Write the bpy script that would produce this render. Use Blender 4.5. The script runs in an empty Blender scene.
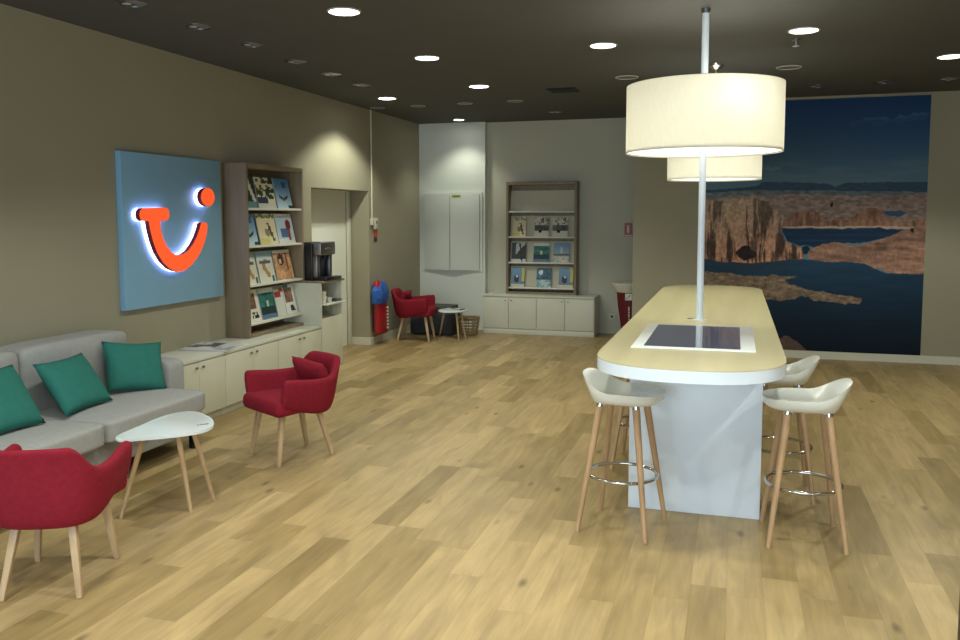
import bpy, bmesh, math, random
import numpy as np
from mathutils import Vector, Matrix
random.seed(7)
PI = math.pi
C = bpy.context.scene.collection
SC = bpy.context.scene

# ------------------------------------------------------------------ colour / materials
def lin(v):
    v = v / 255.0
    return v / 12.92 if v <= 0.04045 else ((v + 0.055) / 1.055) ** 2.4
def rgb(r, g, b): return (lin(r), lin(g), lin(b), 1.0)

def mat(name, col, rough=.5, metal=0., var=.06, scale=6., bump=0., bscale=60., stretch=None, emit=None, estr=0., spec=.5, coat=0.):
    m = bpy.data.materials.new(name); m.use_nodes = True
    nt = m.node_tree; N = nt.nodes; L = nt.links
    b = N['Principled BSDF']
    b.inputs['Roughness'].default_value = rough
    b.inputs['Metallic'].default_value = metal
    b.inputs['Specular IOR Level'].default_value = spec
    b.inputs['Coat Weight'].default_value = coat
    tc = N.new('ShaderNodeTexCoord'); mp = N.new('ShaderNodeMapping')
    L.new(tc.outputs['Object'], mp.inputs['Vector'])
    if stretch: mp.inputs['Scale'].default_value = stretch
    no = N.new('ShaderNodeTexNoise'); no.inputs['Scale'].default_value = scale; no.inputs['Detail'].default_value = 4
    L.new(mp.outputs['Vector'], no.inputs['Vector'])
    rp = N.new('ShaderNodeValToRGB')
    rp.color_ramp.elements[0].position = .3; rp.color_ramp.elements[1].position = .7
    rp.color_ramp.elements[0].color = tuple(c * (1 - var) for c in col[:3]) + (1,)
    rp.color_ramp.elements[1].color = tuple(min(1, c * (1 + var)) for c in col[:3]) + (1,)
    L.new(no.outputs['Fac'], rp.inputs['Fac']); L.new(rp.outputs['Color'], b.inputs['Base Color'])
    if bump:
        n2 = N.new('ShaderNodeTexNoise'); n2.inputs['Scale'].default_value = bscale; n2.inputs['Detail'].default_value = 3
        L.new(tc.outputs['Object'], n2.inputs['Vector'])
        bp = N.new('ShaderNodeBump'); bp.inputs['Strength'].default_value = bump; bp.inputs['Distance'].default_value = .004
        L.new(n2.outputs['Fac'], bp.inputs['Height']); L.new(bp.outputs['Normal'], b.inputs['Normal'])
    if emit:
        b.inputs['Emission Color'].default_value = emit; b.inputs['Emission Strength'].default_value = estr
    return m

def attr_mat(name, rough=.4, spec=.3):
    m = bpy.data.materials.new(name); m.use_nodes = True
    nt = m.node_tree; b = nt.nodes['Principled BSDF']
    a = nt.nodes.new('ShaderNodeAttribute'); a.attribute_name = 'Col'
    nt.links.new(a.outputs['Color'], b.inputs['Base Color'])
    b.inputs['Roughness'].default_value = rough; b.inputs['Specular IOR Level'].default_value = spec
    return m

def floor_mat():
    m = bpy.data.materials.new('oak_plank_floor'); m.use_nodes = True
    nt = m.node_tree; N = nt.nodes; L = nt.links; b = N['Principled BSDF']
    def math_(op, a, c=None, d=None):
        n = N.new('ShaderNodeMath'); n.operation = op
        for i, v in enumerate((a, c, d)):
            if v is None: continue
            if isinstance(v, (int, float)): n.inputs[i].default_value = v
            else: L.new(v, n.inputs[i])
        return n.outputs[0]
    g = N.new('ShaderNodeNewGeometry'); s = N.new('ShaderNodeSeparateXYZ'); L.new(g.outputs['Position'], s.inputs[0])
    xs = math_('DIVIDE', s.outputs['X'], .158); row = math_('FLOOR', xs)
    wn = N.new('ShaderNodeTexWhiteNoise'); wn.noise_dimensions = '1D'; L.new(row, wn.inputs['W'])
    ys = math_('MULTIPLY_ADD', wn.outputs['Value'], 9.7, math_('DIVIDE', s.outputs['Y'], 1.15)); colm = math_('FLOOR', ys)
    cv = N.new('ShaderNodeCombineXYZ'); L.new(row, cv.inputs[0]); L.new(colm, cv.inputs[1])
    w2 = N.new('ShaderNodeTexWhiteNoise'); w2.noise_dimensions = '2D'; L.new(cv.outputs[0], w2.inputs['Vector'])
    rp = N.new('ShaderNodeValToRGB'); e = rp.color_ramp
    e.elements[0].position = 0; e.elements[0].color = rgb(140, 118, 76)
    e.elements[1].position = 1; e.elements[1].color = rgb(188, 162, 117)
    for p, c in ((.3, rgb(163, 140, 97)), (.6, rgb(177, 152, 108)), (.8, rgb(154, 131, 87))):
        x = e.elements.new(p); x.color = c
    L.new(w2.outputs['Value'], rp.inputs['Fac'])
    # grain
    gx = math_('MULTIPLY', s.outputs['X'], 34.); gy = math_('MULTIPLY', s.outputs['Y'], 2.2)
    gv = N.new('ShaderNodeCombineXYZ'); L.new(gx, gv.inputs[0]); L.new(gy, gv.inputs[1]); L.new(math_('MULTIPLY', w2.outputs['Value'], 37.), gv.inputs[2])
    n1 = N.new('ShaderNodeTexNoise'); n1.inputs['Scale'].default_value = 1.; n1.inputs['Detail'].default_value = 7; n1.inputs['Roughness'].default_value = .62; n1.inputs['Distortion'].default_value = .9
    L.new(gv.outputs[0], n1.inputs['Vector'])
    # broad blotches along the plank
    bv = N.new('ShaderNodeCombineXYZ'); L.new(math_('MULTIPLY', s.outputs['X'], 7.), bv.inputs[0]); L.new(math_('MULTIPLY', s.outputs['Y'], 1.6), bv.inputs[1]); L.new(math_('MULTIPLY', w2.outputs['Value'], 91.), bv.inputs[2])
    n2 = N.new('ShaderNodeTexNoise'); n2.inputs['Scale'].default_value = 1.; n2.inputs['Detail'].default_value = 5; n2.inputs['Distortion'].default_value = 1.2
    L.new(bv.outputs[0], n2.inputs['Vector'])
    # knots
    kv = N.new('ShaderNodeCombineXYZ'); L.new(math_('MULTIPLY', s.outputs['X'], 5.0), kv.inputs[0]); L.new(math_('MULTIPLY', s.outputs['Y'], 2.0), kv.inputs[1])
    L.new(math_('MULTIPLY', w2.outputs['Value'], 3.), kv.inputs[2])
    vo = N.new('ShaderNodeTexVoronoi'); vo.inputs['Scale'].default_value = 1.; L.new(kv.outputs[0], vo.inputs['Vector'])
    kn = N.new('ShaderNodeMapRange'); kn.inputs['From Min'].default_value = .03; kn.inputs['From Max'].default_value = .13
    kn.inputs['To Min'].default_value = .45; kn.inputs['To Max'].default_value = 1.; L.new(vo.outputs['Distance'], kn.inputs['Value'])
    gr = math_('MULTIPLY_ADD', n1.outputs['Fac'], .6, .70)
    bl = math_('MULTIPLY_ADD', n2.outputs['Fac'], .8, .60)
    # seams
    fx = math_('FRACT', xs); fy = math_('FRACT', ys)
    ex = math_('MINIMUM', fx, math_('SUBTRACT', 1., fx)); ey = math_('MULTIPLY', math_('MINIMUM', fy, math_('SUBTRACT', 1., fy)), 7.3)
    sm = N.new('ShaderNodeMapRange'); sm.inputs['From Max'].default_value = .02; sm.inputs['To Min'].default_value = .82
    L.new(math_('MINIMUM', ex, ey), sm.inputs['Value'])
    f = math_('MULTIPLY', math_('MULTIPLY', gr, bl), math_('MULTIPLY', kn.outputs[0], sm.outputs[0]))
    mx = N.new('ShaderNodeMix'); mx.data_type = 'RGBA'; mx.blend_type = 'MULTIPLY'; mx.inputs['Factor'].default_value = 1.
    cc = N.new('ShaderNodeCombineColor'); [L.new(f, cc.inputs[i]) for i in range(3)]
    L.new(rp.outputs['Color'], mx.inputs['A']); L.new(cc.outputs[0], mx.inputs['B']); L.new(mx.outputs['Result'], b.inputs['Base Color'])
    b.inputs['Roughness'].default_value = .42; b.inputs['Specular IOR Level'].default_value = .4
    return m

def wood_mat(name, a, c, axis='Z', scale=1., rough=.5):
    sc = {'X': (2, 30, 30), 'Y': (30, 2, 30), 'Z': (30, 30, 2)}[axis]
    m = mat(name, a, rough, 0, 0, 1. * scale, stretch=sc)
    for n in m.node_tree.nodes:
        if n.type == 'VALTORGB':
            n.color_ramp.elements[0].color = a; n.color_ramp.elements[1].color = c
    return m

def fabric_shade_mat():
    m = bpy.data.materials.new('linen_lampshade'); m.use_nodes = True
    nt = m.node_tree; N = nt.nodes; L = nt.links
    out = N['Material Output']; N.remove(N['Principled BSDF'])
    tc = N.new('ShaderNodeTexCoord'); mp = N.new('ShaderNodeMapping'); mp.inputs['Scale'].default_value = (55, 55, 12)
    L.new(tc.outputs['Object'], mp.inputs[0]); no = N.new('ShaderNodeTexNoise'); no.inputs['Scale'].default_value = 1.4; no.inputs['Detail'].default_value = 4
    L.new(mp.outputs[0], no.inputs['Vector'])
    rp = N.new('ShaderNodeValToRGB'); rp.color_ramp.elements[0].color = rgb(226, 222, 204); rp.color_ramp.elements[1].color = rgb(238, 235, 221)
    L.new(no.outputs['Fac'], rp.inputs['Fac'])
    d = N.new('ShaderNodeBsdfDiffuse'); t = N.new('ShaderNodeBsdfTranslucent'); mx = N.new('ShaderNodeMixShader'); mx.inputs[0].default_value = .42
    L.new(rp.outputs['Color'], d.inputs['Color']); L.new(rp.outputs['Color'], t.inputs['Color'])
    L.new(d.outputs[0], mx.inputs[1]); L.new(t.outputs[0], mx.inputs[2]); L.new(mx.outputs[0], out.inputs['Surface'])
    return m

M = {}
M['wall'] = mat('greige_wall_paint', rgb(160, 154, 132), .8, var=.02, scale=1.5, bump=.05, bscale=180)
M['wall_light'] = mat('pale_wall_paint', rgb(198, 196, 178), .8, var=.02, scale=1.5, bump=.05, bscale=180)
M['wall_panel'] = mat('pale_grey_panel_paint', rgb(226, 230, 222), .7, var=.02, scale=1.5)
M['ceil'] = mat('dark_ceiling_paint', rgb(82, 82, 80), .9, var=.03, scale=2)
M['white'] = mat('white_trim_paint', rgb(214, 212, 196), .5, var=.02)
M['floor'] = floor_mat()
M['door'] = mat('pale_door_paint', rgb(238, 240, 230), .5, var=.01)
M['cab'] = mat('cream_cabinet_laminate', rgb(214, 213, 196), .45, var=.015)
M['cabtop'] = mat('pale_worktop_laminate', rgb(212, 211, 196), .4, var=.03)
M['cabdark'] = mat('shadow_gap_board', rgb(90, 88, 74), .7)
M['oakgrey'] = wood_mat('greyed_oak_veneer', rgb(128, 112, 90), rgb(146, 130, 106), 'Z', .6)
M['shelf'] = mat('white_shelf_board', rgb(222, 220, 206), .45, var=.02)
M['display'] = mat('pale_display_board', rgb(196, 192, 172), .5, var=.03)
M['red'] = mat('red_upholstery', rgb(136, 30, 46), .9, var=.1, scale=40, bump=.3, bscale=500, spec=.2)
M['sofa'] = mat('light_grey_upholstery', rgb(168, 168, 168), .95, var=.05, scale=30, bump=.3, bscale=400, spec=.15)
M['green'] = mat('teal_cushion_fabric', rgb(50, 118, 108), .9, var=.06, scale=20, bump=.3, bscale=400, spec=.2)
M['legwood'] = wood_mat('pale_ash_leg', rgb(178, 148, 112), rgb(200, 172, 136), 'Z', 1.)
M['stoolwood'] = wood_mat('beech_stool_leg', rgb(166, 134, 100), rgb(186, 152, 114), 'Z', 1.)
M['plastic'] = mat('white_moulded_plastic', rgb(226, 228, 222), .18, var=.01, coat=.4)
M['chrome'] = mat('chrome_tube', rgb(205, 205, 205), .12, 1., var=.02)
M['steel'] = mat('brushed_steel', rgb(150, 150, 152), .35, 1., var=.05)
M['tabletop'] = wood_mat('pale_maple_top', rgb(188, 177, 138), rgb(203, 193, 152), 'Y', .25, .35)
M['tablewhite'] = mat('white_table_laminate', rgb(224, 234, 246), .35, var=.01)
M['glasswhite'] = mat('gloss_white_bezel', rgb(248, 252, 250), .15, var=.01)
M['screen'] = mat('grey_touch_display', rgb(60, 66, 84), .08, var=.12, scale=2.5, spec=.6, coat=.6, emit=(.045, .055, .085, 1), estr=1.)
M['ctop'] = mat('white_lacquer_top', rgb(226, 236, 240), .2, var=.01)
M['black'] = mat('black_plastic', rgb(22, 22, 26), .3, var=.05)
M['dark'] = mat('dark_grey_felt', rgb(66, 67, 72), .85, var=.1, scale=20)
M['darklid'] = mat('dark_green_grey_lid', rgb(74, 78, 72), .7, var=.1)
M['basket'] = wood_mat('woven_cane', rgb(120, 100, 62), rgb(168, 146, 100), 'X', 1.)
M['bagred'] = mat('red_vinyl', rgb(168, 26, 38), .5, var=.1, scale=8, bump=.5, bscale=20)
M['bagblue'] = mat('crumpled_blue_cloth', rgb(40, 92, 178), .6, var=.3, scale=14, bump=.8, bscale=18)
M['binred'] = mat('dark_red_bin', rgb(96, 14, 30), .4, var=.05)
M['sky'] = mat('steel_blue_sign_panel', rgb(136, 182, 214), .45, var=.01)
M['logoface'] = mat('orange_red_sign_face', rgb(240, 60, 30), .4, emit=rgb(255, 96, 44), estr=.8)
M['logoside'] = mat('dark_red_sign_return', rgb(120, 20, 16), .5)
M['halo'] = mat('white_violet_backlight', rgb(240, 240, 255), .5, emit=(0.60, .55, 1., 1), estr=5.)
M['ledon'] = mat('lit_downlight_diffuser', rgb(255, 255, 250), .5, emit=(1, .98, .92, 1), estr=14.)
M['ledoff'] = mat('unlit_downlight_diffuser', rgb(92, 88, 78), .5)
M['ring'] = mat('white_downlight_ring', rgb(190, 188, 180), .4)
M['reflector'] = mat('silver_faceted_reflector', rgb(245, 244, 240), .28, .85, var=.15, scale=60)
M['shade'] = fabric_shade_mat()
M['diffuser'] = mat('white_lamp_diffuser', rgb(255, 252, 240), .5, emit=(1, .98, .88, 1), estr=1.6)
M['orange'] = mat('orange_sign', rgb(226, 92, 40), .5)
M['bluesign'] = mat('dark_blue_sign', rgb(40, 50, 96), .5)
M['redsign'] = mat('red_safety_sign', rgb(150, 34, 24), .4)
M['yellow'] = mat('yellow_warning_label', rgb(196, 180, 40), .5)
M['beige'] = mat('ivory_plastic', rgb(206, 202, 182), .45)
M['ink'] = mat('black_ink', rgb(30, 30, 28), .6)
M['paint'] = attr_mat('printed_mural', .6, .2)
M['print'] = attr_mat('printed_cover', .35, .4)
M['postdark'] = mat('dark_metal_frame', rgb(24, 26, 30), .4, .6)

# ------------------------------------------------------------------ object helpers
def tag(o, label=None, cat=None, group=None, kind=None):
    if label: o['label'] = label
    if cat: o['category'] = cat
    if group: o['group'] = group
    if kind: o['kind'] = kind
    return o

def thing(name, label, cat, loc=(0, 0, 0), rz=0., group=None):
    o = bpy.data.objects.new(name, None); C.objects.link(o)
    o.location = loc; o.rotation_euler = (0, 0, rz); o.empty_display_size = .1
    return tag(o, label, cat, group)

def link(name, bm, m, parent=None, smooth=True, angle=40):
    me = bpy.data.meshes.new(name)
    bmesh.ops.recalc_face_normals(bm, faces=bm.faces)
    bm.to_mesh(me); bm.free()
    for mm in (m if isinstance(m, (list, tuple)) else [m]): me.materials.append(mm)
    o = bpy.data.objects.new(name, me); C.objects.link(o)
    if parent: o.parent = parent
    if smooth:
        for p in me.polygons: p.use_smooth = True
        me.set_sharp_from_angle(angle=math.radians(angle))
    return o

def struct(name, bm, m, parent=None):
    o = link(name, bm, m, parent)
    o['kind'] = 'structure'
    return o

def copy_thing(root, loc, rz=None, label=None):
    def cp(o, par):
        c = o.copy(); C.objects.link(c)
        if par is not None: c.parent = par
        for ch in o.children: cp(ch, c)
        return c
    r = cp(root, None); r.location = loc
    if rz is not None: r.rotation_euler = (0, 0, rz)
    if label: r['label'] = label
    return r

def new(): return bmesh.new()

def box(bm, x0, x1, y0, y1, z0, z1, bev=0., seg=2, mi=0, mtx=None):
    vs = [bm.verts.new((x, y, z)) for x in (x0, x1) for y in (y0, y1) for z in (z0, z1)]
    idx = [(0, 1, 3, 2), (4, 6, 7, 5), (0, 4, 5, 1), (2, 3, 7, 6), (0, 2, 6, 4), (1, 5, 7, 3)]
    fs = [bm.faces.new([vs[i] for i in q]) for q in idx]
    for f in fs: f.material_index = mi
    if mtx is not None: bmesh.ops.transform(bm, matrix=mtx, verts=vs)
    if bev:
        ed = list({e for f in fs for e in f.edges})
        bmesh.ops.bevel(bm, geom=ed, offset=bev, segments=seg, affect='EDGES', profile=.5, clamp_overlap=True)
    return vs

def frame_of(d):
    d = d.normalized()
    a = Vector((0, 0, 1)) if abs(d.z) < .9 else Vector((1, 0, 0))
    u = d.cross(a).normalized(); return u, d.cross(u).normalized()

def tube(bm, p0, p1, r0, r1=None, seg=16, mi=0, square=False):
    p0 = Vector(p0); p1 = Vector(p1); r1 = r0 if r1 is None else r1
    if square: seg = 4
    u, v = frame_of(p1 - p0); off = PI / 4 if square else 0
    A = [bm.verts.new(p0 + (u * math.cos(off + 2 * PI * i / seg) + v * math.sin(off + 2 * PI * i / seg)) * r0) for i in range(seg)]
    B = [bm.verts.new(p1 + (u * math.cos(off + 2 * PI * i / seg) + v * math.sin(off + 2 * PI * i / seg)) * r1) for i in range(seg)]
    for i in range(seg):
        f = bm.faces.new((A[i], A[(i + 1) % seg], B[(i + 1) % seg], B[i])); f.material_index = mi
    bm.faces.new(A[::-1]).material_index = mi; bm.faces.new(B).material_index = mi

def lathe(bm, prof, c=(0, 0, 0), seg=40, mi=0, cap=True):
    rings = []
    for r, z in prof:
        rings.append([bm.verts.new((c[0] + r * math.cos(2 * PI * i / seg), c[1] + r * math.sin(2 * PI * i / seg), c[2] + z)) for i in range(seg)])
    for a, b in zip(rings, rings[1:]):
        for i in range(seg):
            bm.faces.new((a[i], a[(i + 1) % seg], b[(i + 1) % seg], b[i])).material_index = mi
    if cap:
        for rg in (rings[0][::-1], rings[-1]):
            bm.faces.new(rg).material_index = mi

def torus(bm, c, R, r, seg=48, ms=10):
    rings = []
    for i in range(seg):
        a = 2 * PI * i / seg
        rings.append([bm.verts.new((c[0] + (R + r * math.cos(2 * PI * j / ms)) * math.cos(a), c[1] + (R + r * math.cos(2 * PI * j / ms)) * math.sin(a), c[2] + r * math.sin(2 * PI * j / ms))) for j in range(ms)])
    for i in range(seg):
        a, b = rings[i], rings[(i + 1) % seg]
        for j in range(ms): bm.faces.new((a[j], a[(j + 1) % ms], b[(j + 1) % ms], b[j]))

def prism(bm, pts, axis, a0, a1, mi=0, bev=0.):
    """extrude a polygon: axis 'z' -> pts are (x,y); axis 'x' -> pts are (y,z); axis 'y' -> pts are (x,z)"""
    def P(p, a): return {'z': (p[0], p[1], a), 'x': (a, p[0], p[1]), 'y': (p[0], a, p[1])}[axis]
    A = [bm.verts.new(P(p, a0)) for p in pts]; B = [bm.verts.new(P(p, a1)) for p in pts]
    n = len(pts); fs = []
    for i in range(n): fs.append(bm.faces.new((A[i], A[(i + 1) % n], B[(i + 1) % n], B[i])))
    fa = bm.faces.new(A[::-1]); fb = bm.faces.new(B)
    for f in fs + [fa, fb]: f.material_index = mi
    if bev:
        bmesh.ops.bevel(bm, geom=list(fa.edges) + list(fb.edges), offset=bev, segments=2, affect='EDGES', profile=.5)
    return fa, fb

def catmull(pts, n=4):
    out = []; k = len(pts)
    for i in range(k):
        p0, p1, p2, p3 = (Vector(pts[(i + j - 1) % k]) for j in range(4))
        for s in range(n):
            t = s / n
            out.append(tuple(.5 * ((2 * p1) + (-p0 + p2) * t + (2 * p0 - 5 * p1 + 4 * p2 - p3) * t * t + (-p0 + 3 * p1 - 3 * p2 + p3) * t ** 3)))
    return out

def subsurf(o, lv=2):
    m = o.modifiers.new('sub', 'SUBSURF'); m.levels = lv; m.render_levels = lv
    return o

def boxo(name, m, parent, x0, x1, y0, y1, z0, z1, bev=.003, seg=2):
    bm = new(); box(bm, x0, x1, y0, y1, z0, z1, bev, seg); return link(name, bm, m, parent)

# ------------------------------------------------------------------ camera
cam = bpy.data.cameras.new('camera'); co = bpy.data.objects.new('camera', cam); C.objects.link(co); SC.camera = co
F, PXC, PYC = 848.17, 472.81, 287.69
pitch, yaw, roll = .084444, .299496, .0018337
fwd = Vector((-math.sin(yaw) * math.cos(pitch), math.cos(yaw) * math.cos(pitch), -math.sin(pitch)))
right = Vector((math.cos(yaw), math.sin(yaw), 0)); down = fwd.cross(right)
r2 = right * math.cos(roll) + down * math.sin(roll); d2 = down * math.cos(roll) - right * math.sin(roll)
mw = Matrix.Identity(4)
for i in range(3):
    mw[i][0] = r2[i]; mw[i][1] = -d2[i]; mw[i][2] = -fwd[i]
mw[2][3] = 1.7
co.matrix_world = mw
cam.sensor_fit = 'HORIZONTAL'; cam.sensor_width = 36; cam.lens = F * 36 / 960
cam.shift_x = (480 - PXC) / 960; cam.shift_y = (PYC - 320) / 960
cam.clip_start = .05; cam.clip_end = 60

# ------------------------------------------------------------------ setting
XL, XR, YF, YM, YP, YB, H = -4.58, 4.4, -3.2, 10.75, 12.1, 12.22, 3.077
ALC0, ALC1, ALX, SOF = 8.655, 10.229, -4.88, 2.026
bm = new(); box(bm, -5.1, XR + .1, YF, YB + .2, -.1, 0); struct('floor', bm, M['floor'])
bm = new(); box(bm, -5.1, XR + .1, YF, YB + .2, H, H + .1); struct('ceiling', bm, M['ceil'])
bm = new()
box(bm, -5.1, XL, YF, ALC0, 0, H); box(bm, -5.1, XL, ALC1, YB + .2, 0, H); box(bm, -5.1, XL, ALC0, ALC1, SOF, H); box(bm, -5.1, ALX - .02, ALC0, ALC1, 0, SOF)
struct('wall_left', bm, M['wall'])
bm = new(); box(bm, -3.545, XR, YB, YB + .2, 0, H); struct('wall_back', bm, M['wall_light'])
bm = new(); box(bm, XL, -3.545, YP, YB + .2, 0, H); struct('wall_panel', bm, M['wall_panel'])
bm = new(); box(bm, -1.22, XR, YM, YM + .14, 0, H); struct('wall_mural', bm, M['wall'])
bm = new(); box(bm, XR, XR + .1, YF, YM, 0, H); struct('wall_right', bm, M['wall'])
bm = new(); box(bm, XL, XL + .014, ALC1, YP, 0, .098); box(bm, ALX + .04, XL + .014, ALC1 - .014, ALC1, 0, .098); struct('baseboard_left', bm, M['white'])
bm = new(); box(bm, -1.22, XR, YM - .014, YM, 0, .09); struct('baseboard_mural', bm, M['white'])
bm = new(); box(bm, -1.85, -1.22, YB - .014, YB, 0, .08); struct('baseboard_back', bm, M['wall_light'])
bm = new(); box(bm, .808, .868, 3.3, 3.36, 0, 2.2, .002); struct('trim_1', bm, M['postdark'])
# service door in the alcove
dr = bpy.data.objects.new('door_1', None); C.objects.link(dr); dr['kind'] = 'structure'
dr.location = (ALX, 9.4, 0)
bm = new(); box(bm, -.02, .01, -.74, .74, 0, SOF); o = link('door_leaf', bm, M['door'], dr)
bm = new(); box(bm, .012, .05, .745, .815, 0, SOF, .004); box(bm, .012, .04, -.74, -.68, 0, SOF, .004); link('door_frame', bm, M['white'], dr)

# ------------------------------------------------------------------ mural
def poly_mask(u, v, P):
    ins = np.zeros(u.shape, bool); n = len(P); j = n - 1
    for i in range(n):
        xi, yi = P[i]; xj, yj = P[j]
        c = ((yi > v) != (yj > v)) & (u < (xj - xi) * (v - yi) / (yj - yi + 1e-12) + xi)
        ins ^= c; j = i
    return ins
_rs = np.random.RandomState(3)
def vnoise(x, y, seed=0):
    tab = np.random.RandomState(seed).rand(64, 64)
    xi = np.floor(x).astype(int); yi = np.floor(y).astype(int); fx = x - xi; fy = y - yi
    fx = fx * fx * (3 - 2 * fx); fy = fy * fy * (3 - 2 * fy)
    g = lambda a, b: tab[a % 64, b % 64]
    return (g(xi, yi) * (1 - fx) + g(xi + 1, yi) * fx) * (1 - fy) + (g(xi, yi + 1) * (1 - fx) + g(xi + 1, yi + 1) * fx) * fy
def fbm(x, y, seed=0, o=4):
    s = 0; a = .5
    for k in range(o):
        s = s + a * vnoise(x * 2 ** k, y * 2 ** k, seed + k); a *= .5
    return s / (1 - .5 ** o)
POLY = dict(
 farmesa=[(-0.006, 0.649), (0.142, 0.656), (0.245, 0.663), (0.268, 0.677), (0.375, 0.678), (0.569, 0.67), (0.601, 0.656), (0.645, 0.671), (0.797, 0.673), (1.002, 0.671), (1.004, 0.629), (-0.006, 0.625)],
 farland=[(-0.025, 0.637), (0.26, 0.647), (0.668, 0.64), (1.003, 0.633), (1.01, 0.488), (-0.022, 0.485)],
 plateau=[(-0.025, 0.613), (0.167, 0.624), (0.399, 0.63), (0.713, 0.62), (1.004, 0.629), (1.01, 0.495), (0.371, 0.502), (-0.022, 0.485)],
 cliff=[(-0.025, 0.604), (0.119, 0.612), (0.252, 0.611), (0.299, 0.591), (0.327, 0.566), (0.36, 0.554), (0.371, 0.502), (0.367, 0.478), (0.387, 0.446), (0.433, 0.426), (0.466, 0.414), (0.472, 0.364), (0.408, 0.34), (0.269, 0.33), (0.222, 0.33), (0.15, 0.33), (0.088, 0.33), (0.04, 0.34), (-0.019, 0.34)],
 mid1=[(0.348, 0.51), (0.389, 0.534), (0.434, 0.554), (0.47, 0.562), (0.515, 0.562), (0.547, 0.538), (0.584, 0.522), (0.619, 0.53), (0.673, 0.522), (0.707, 0.553), (0.741, 0.569), (0.784, 0.573), (0.815, 0.557), (0.821, 0.534), (0.89, 0.518), (1.0, 0.534), (1.001, 0.499), (0.805, 0.499), (0.585, 0.498), (0.371, 0.502)],
 shore=[(0.371, 0.502), (0.585, 0.501), (0.805, 0.503), (1.001, 0.499), (1.002, 0.491), (0.805, 0.493), (0.585, 0.492), (0.371, 0.495)],
 lagoon=[(0.367, 0.494), (0.585, 0.492), (0.805, 0.495), (0.913, 0.487), (0.828, 0.456), (0.72, 0.436), (0.61, 0.435), (0.507, 0.419), (0.479, 0.426), (0.452, 0.422), (0.396, 0.442), (0.372, 0.474)],
 lagoon2=[(0.811, 0.561), (0.888, 0.561), (0.918, 0.553), (0.889, 0.538), (0.824, 0.545)],
 rrock=[(0.49, 0.39), (0.511, 0.419), (0.551, 0.431), (0.632, 0.439), (0.668, 0.428), (0.703, 0.424), (0.764, 0.44), (0.828, 0.456), (0.892, 0.483), (0.942, 0.495), (1.009, 0.511), (1.018, 0.318), (0.899, 0.318), (0.834, 0.323), (0.812, 0.339), (0.746, 0.33), (0.657, 0.34), (0.568, 0.34), (.5, .35)],
 gap=[(0.466, 0.418), (0.488, 0.426), (0.498, 0.407), (0.481, 0.386), (0.467, 0.39)],
 water=[(-0.068, 0.377), (0.088, 0.354), (0.222, 0.351), (0.467, 0.37), (0.568, 0.359), (0.657, 0.36), (0.746, 0.354), (0.834, 0.319), (1.027, 0.318), (1.043, -0.016), (-0.058, -0.06)],
 cave=[(0.159, 0.396), (0.173, 0.412), (0.21, 0.418), (0.239, 0.408), (0.244, 0.388), (0.221, 0.372), (0.174, 0.367)],
 spit=[(-0.018, 0.311), (0.08, 0.312), (0.2, 0.302), (0.294, 0.303), (0.364, 0.3), (0.447, 0.306), (0.443, 0.295), (0.388, 0.288), (0.402, 0.268), (0.458, 0.255), (0.527, 0.243), (0.604, 0.232), (0.685, 0.226), (0.729, 0.215), (0.739, 0.203), (0.721, 0.193), (0.663, 0.197), (0.632, 0.193), (0.587, 0.204), (0.514, 0.206), (0.473, 0.225), (0.445, 0.213), (0.404, 0.204), (0.297, 0.201), (0.202, 0.215), (-0.015, 0.228)],
 hump=[(0.327, -0.012), (0.368, 0.039), (0.386, 0.058), (0.419, 0.053), (0.452, 0.034), (0.494, 0.003), (0.504, -0.021), (0.328, -0.028)],
 cloud1=[(0.666, 0.915), (0.787, 0.923), (0.851, 0.917), (0.935, 0.93), (1.002, 0.931), (1.003, 0.913), (0.894, 0.904), (0.809, 0.895), (0.658, 0.9)],
 cloud2=[(0.257, 0.747), (0.294, 0.755), (0.313, 0.738), (0.349, 0.742), (0.341, 0.726), (0.267, 0.727)])
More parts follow.
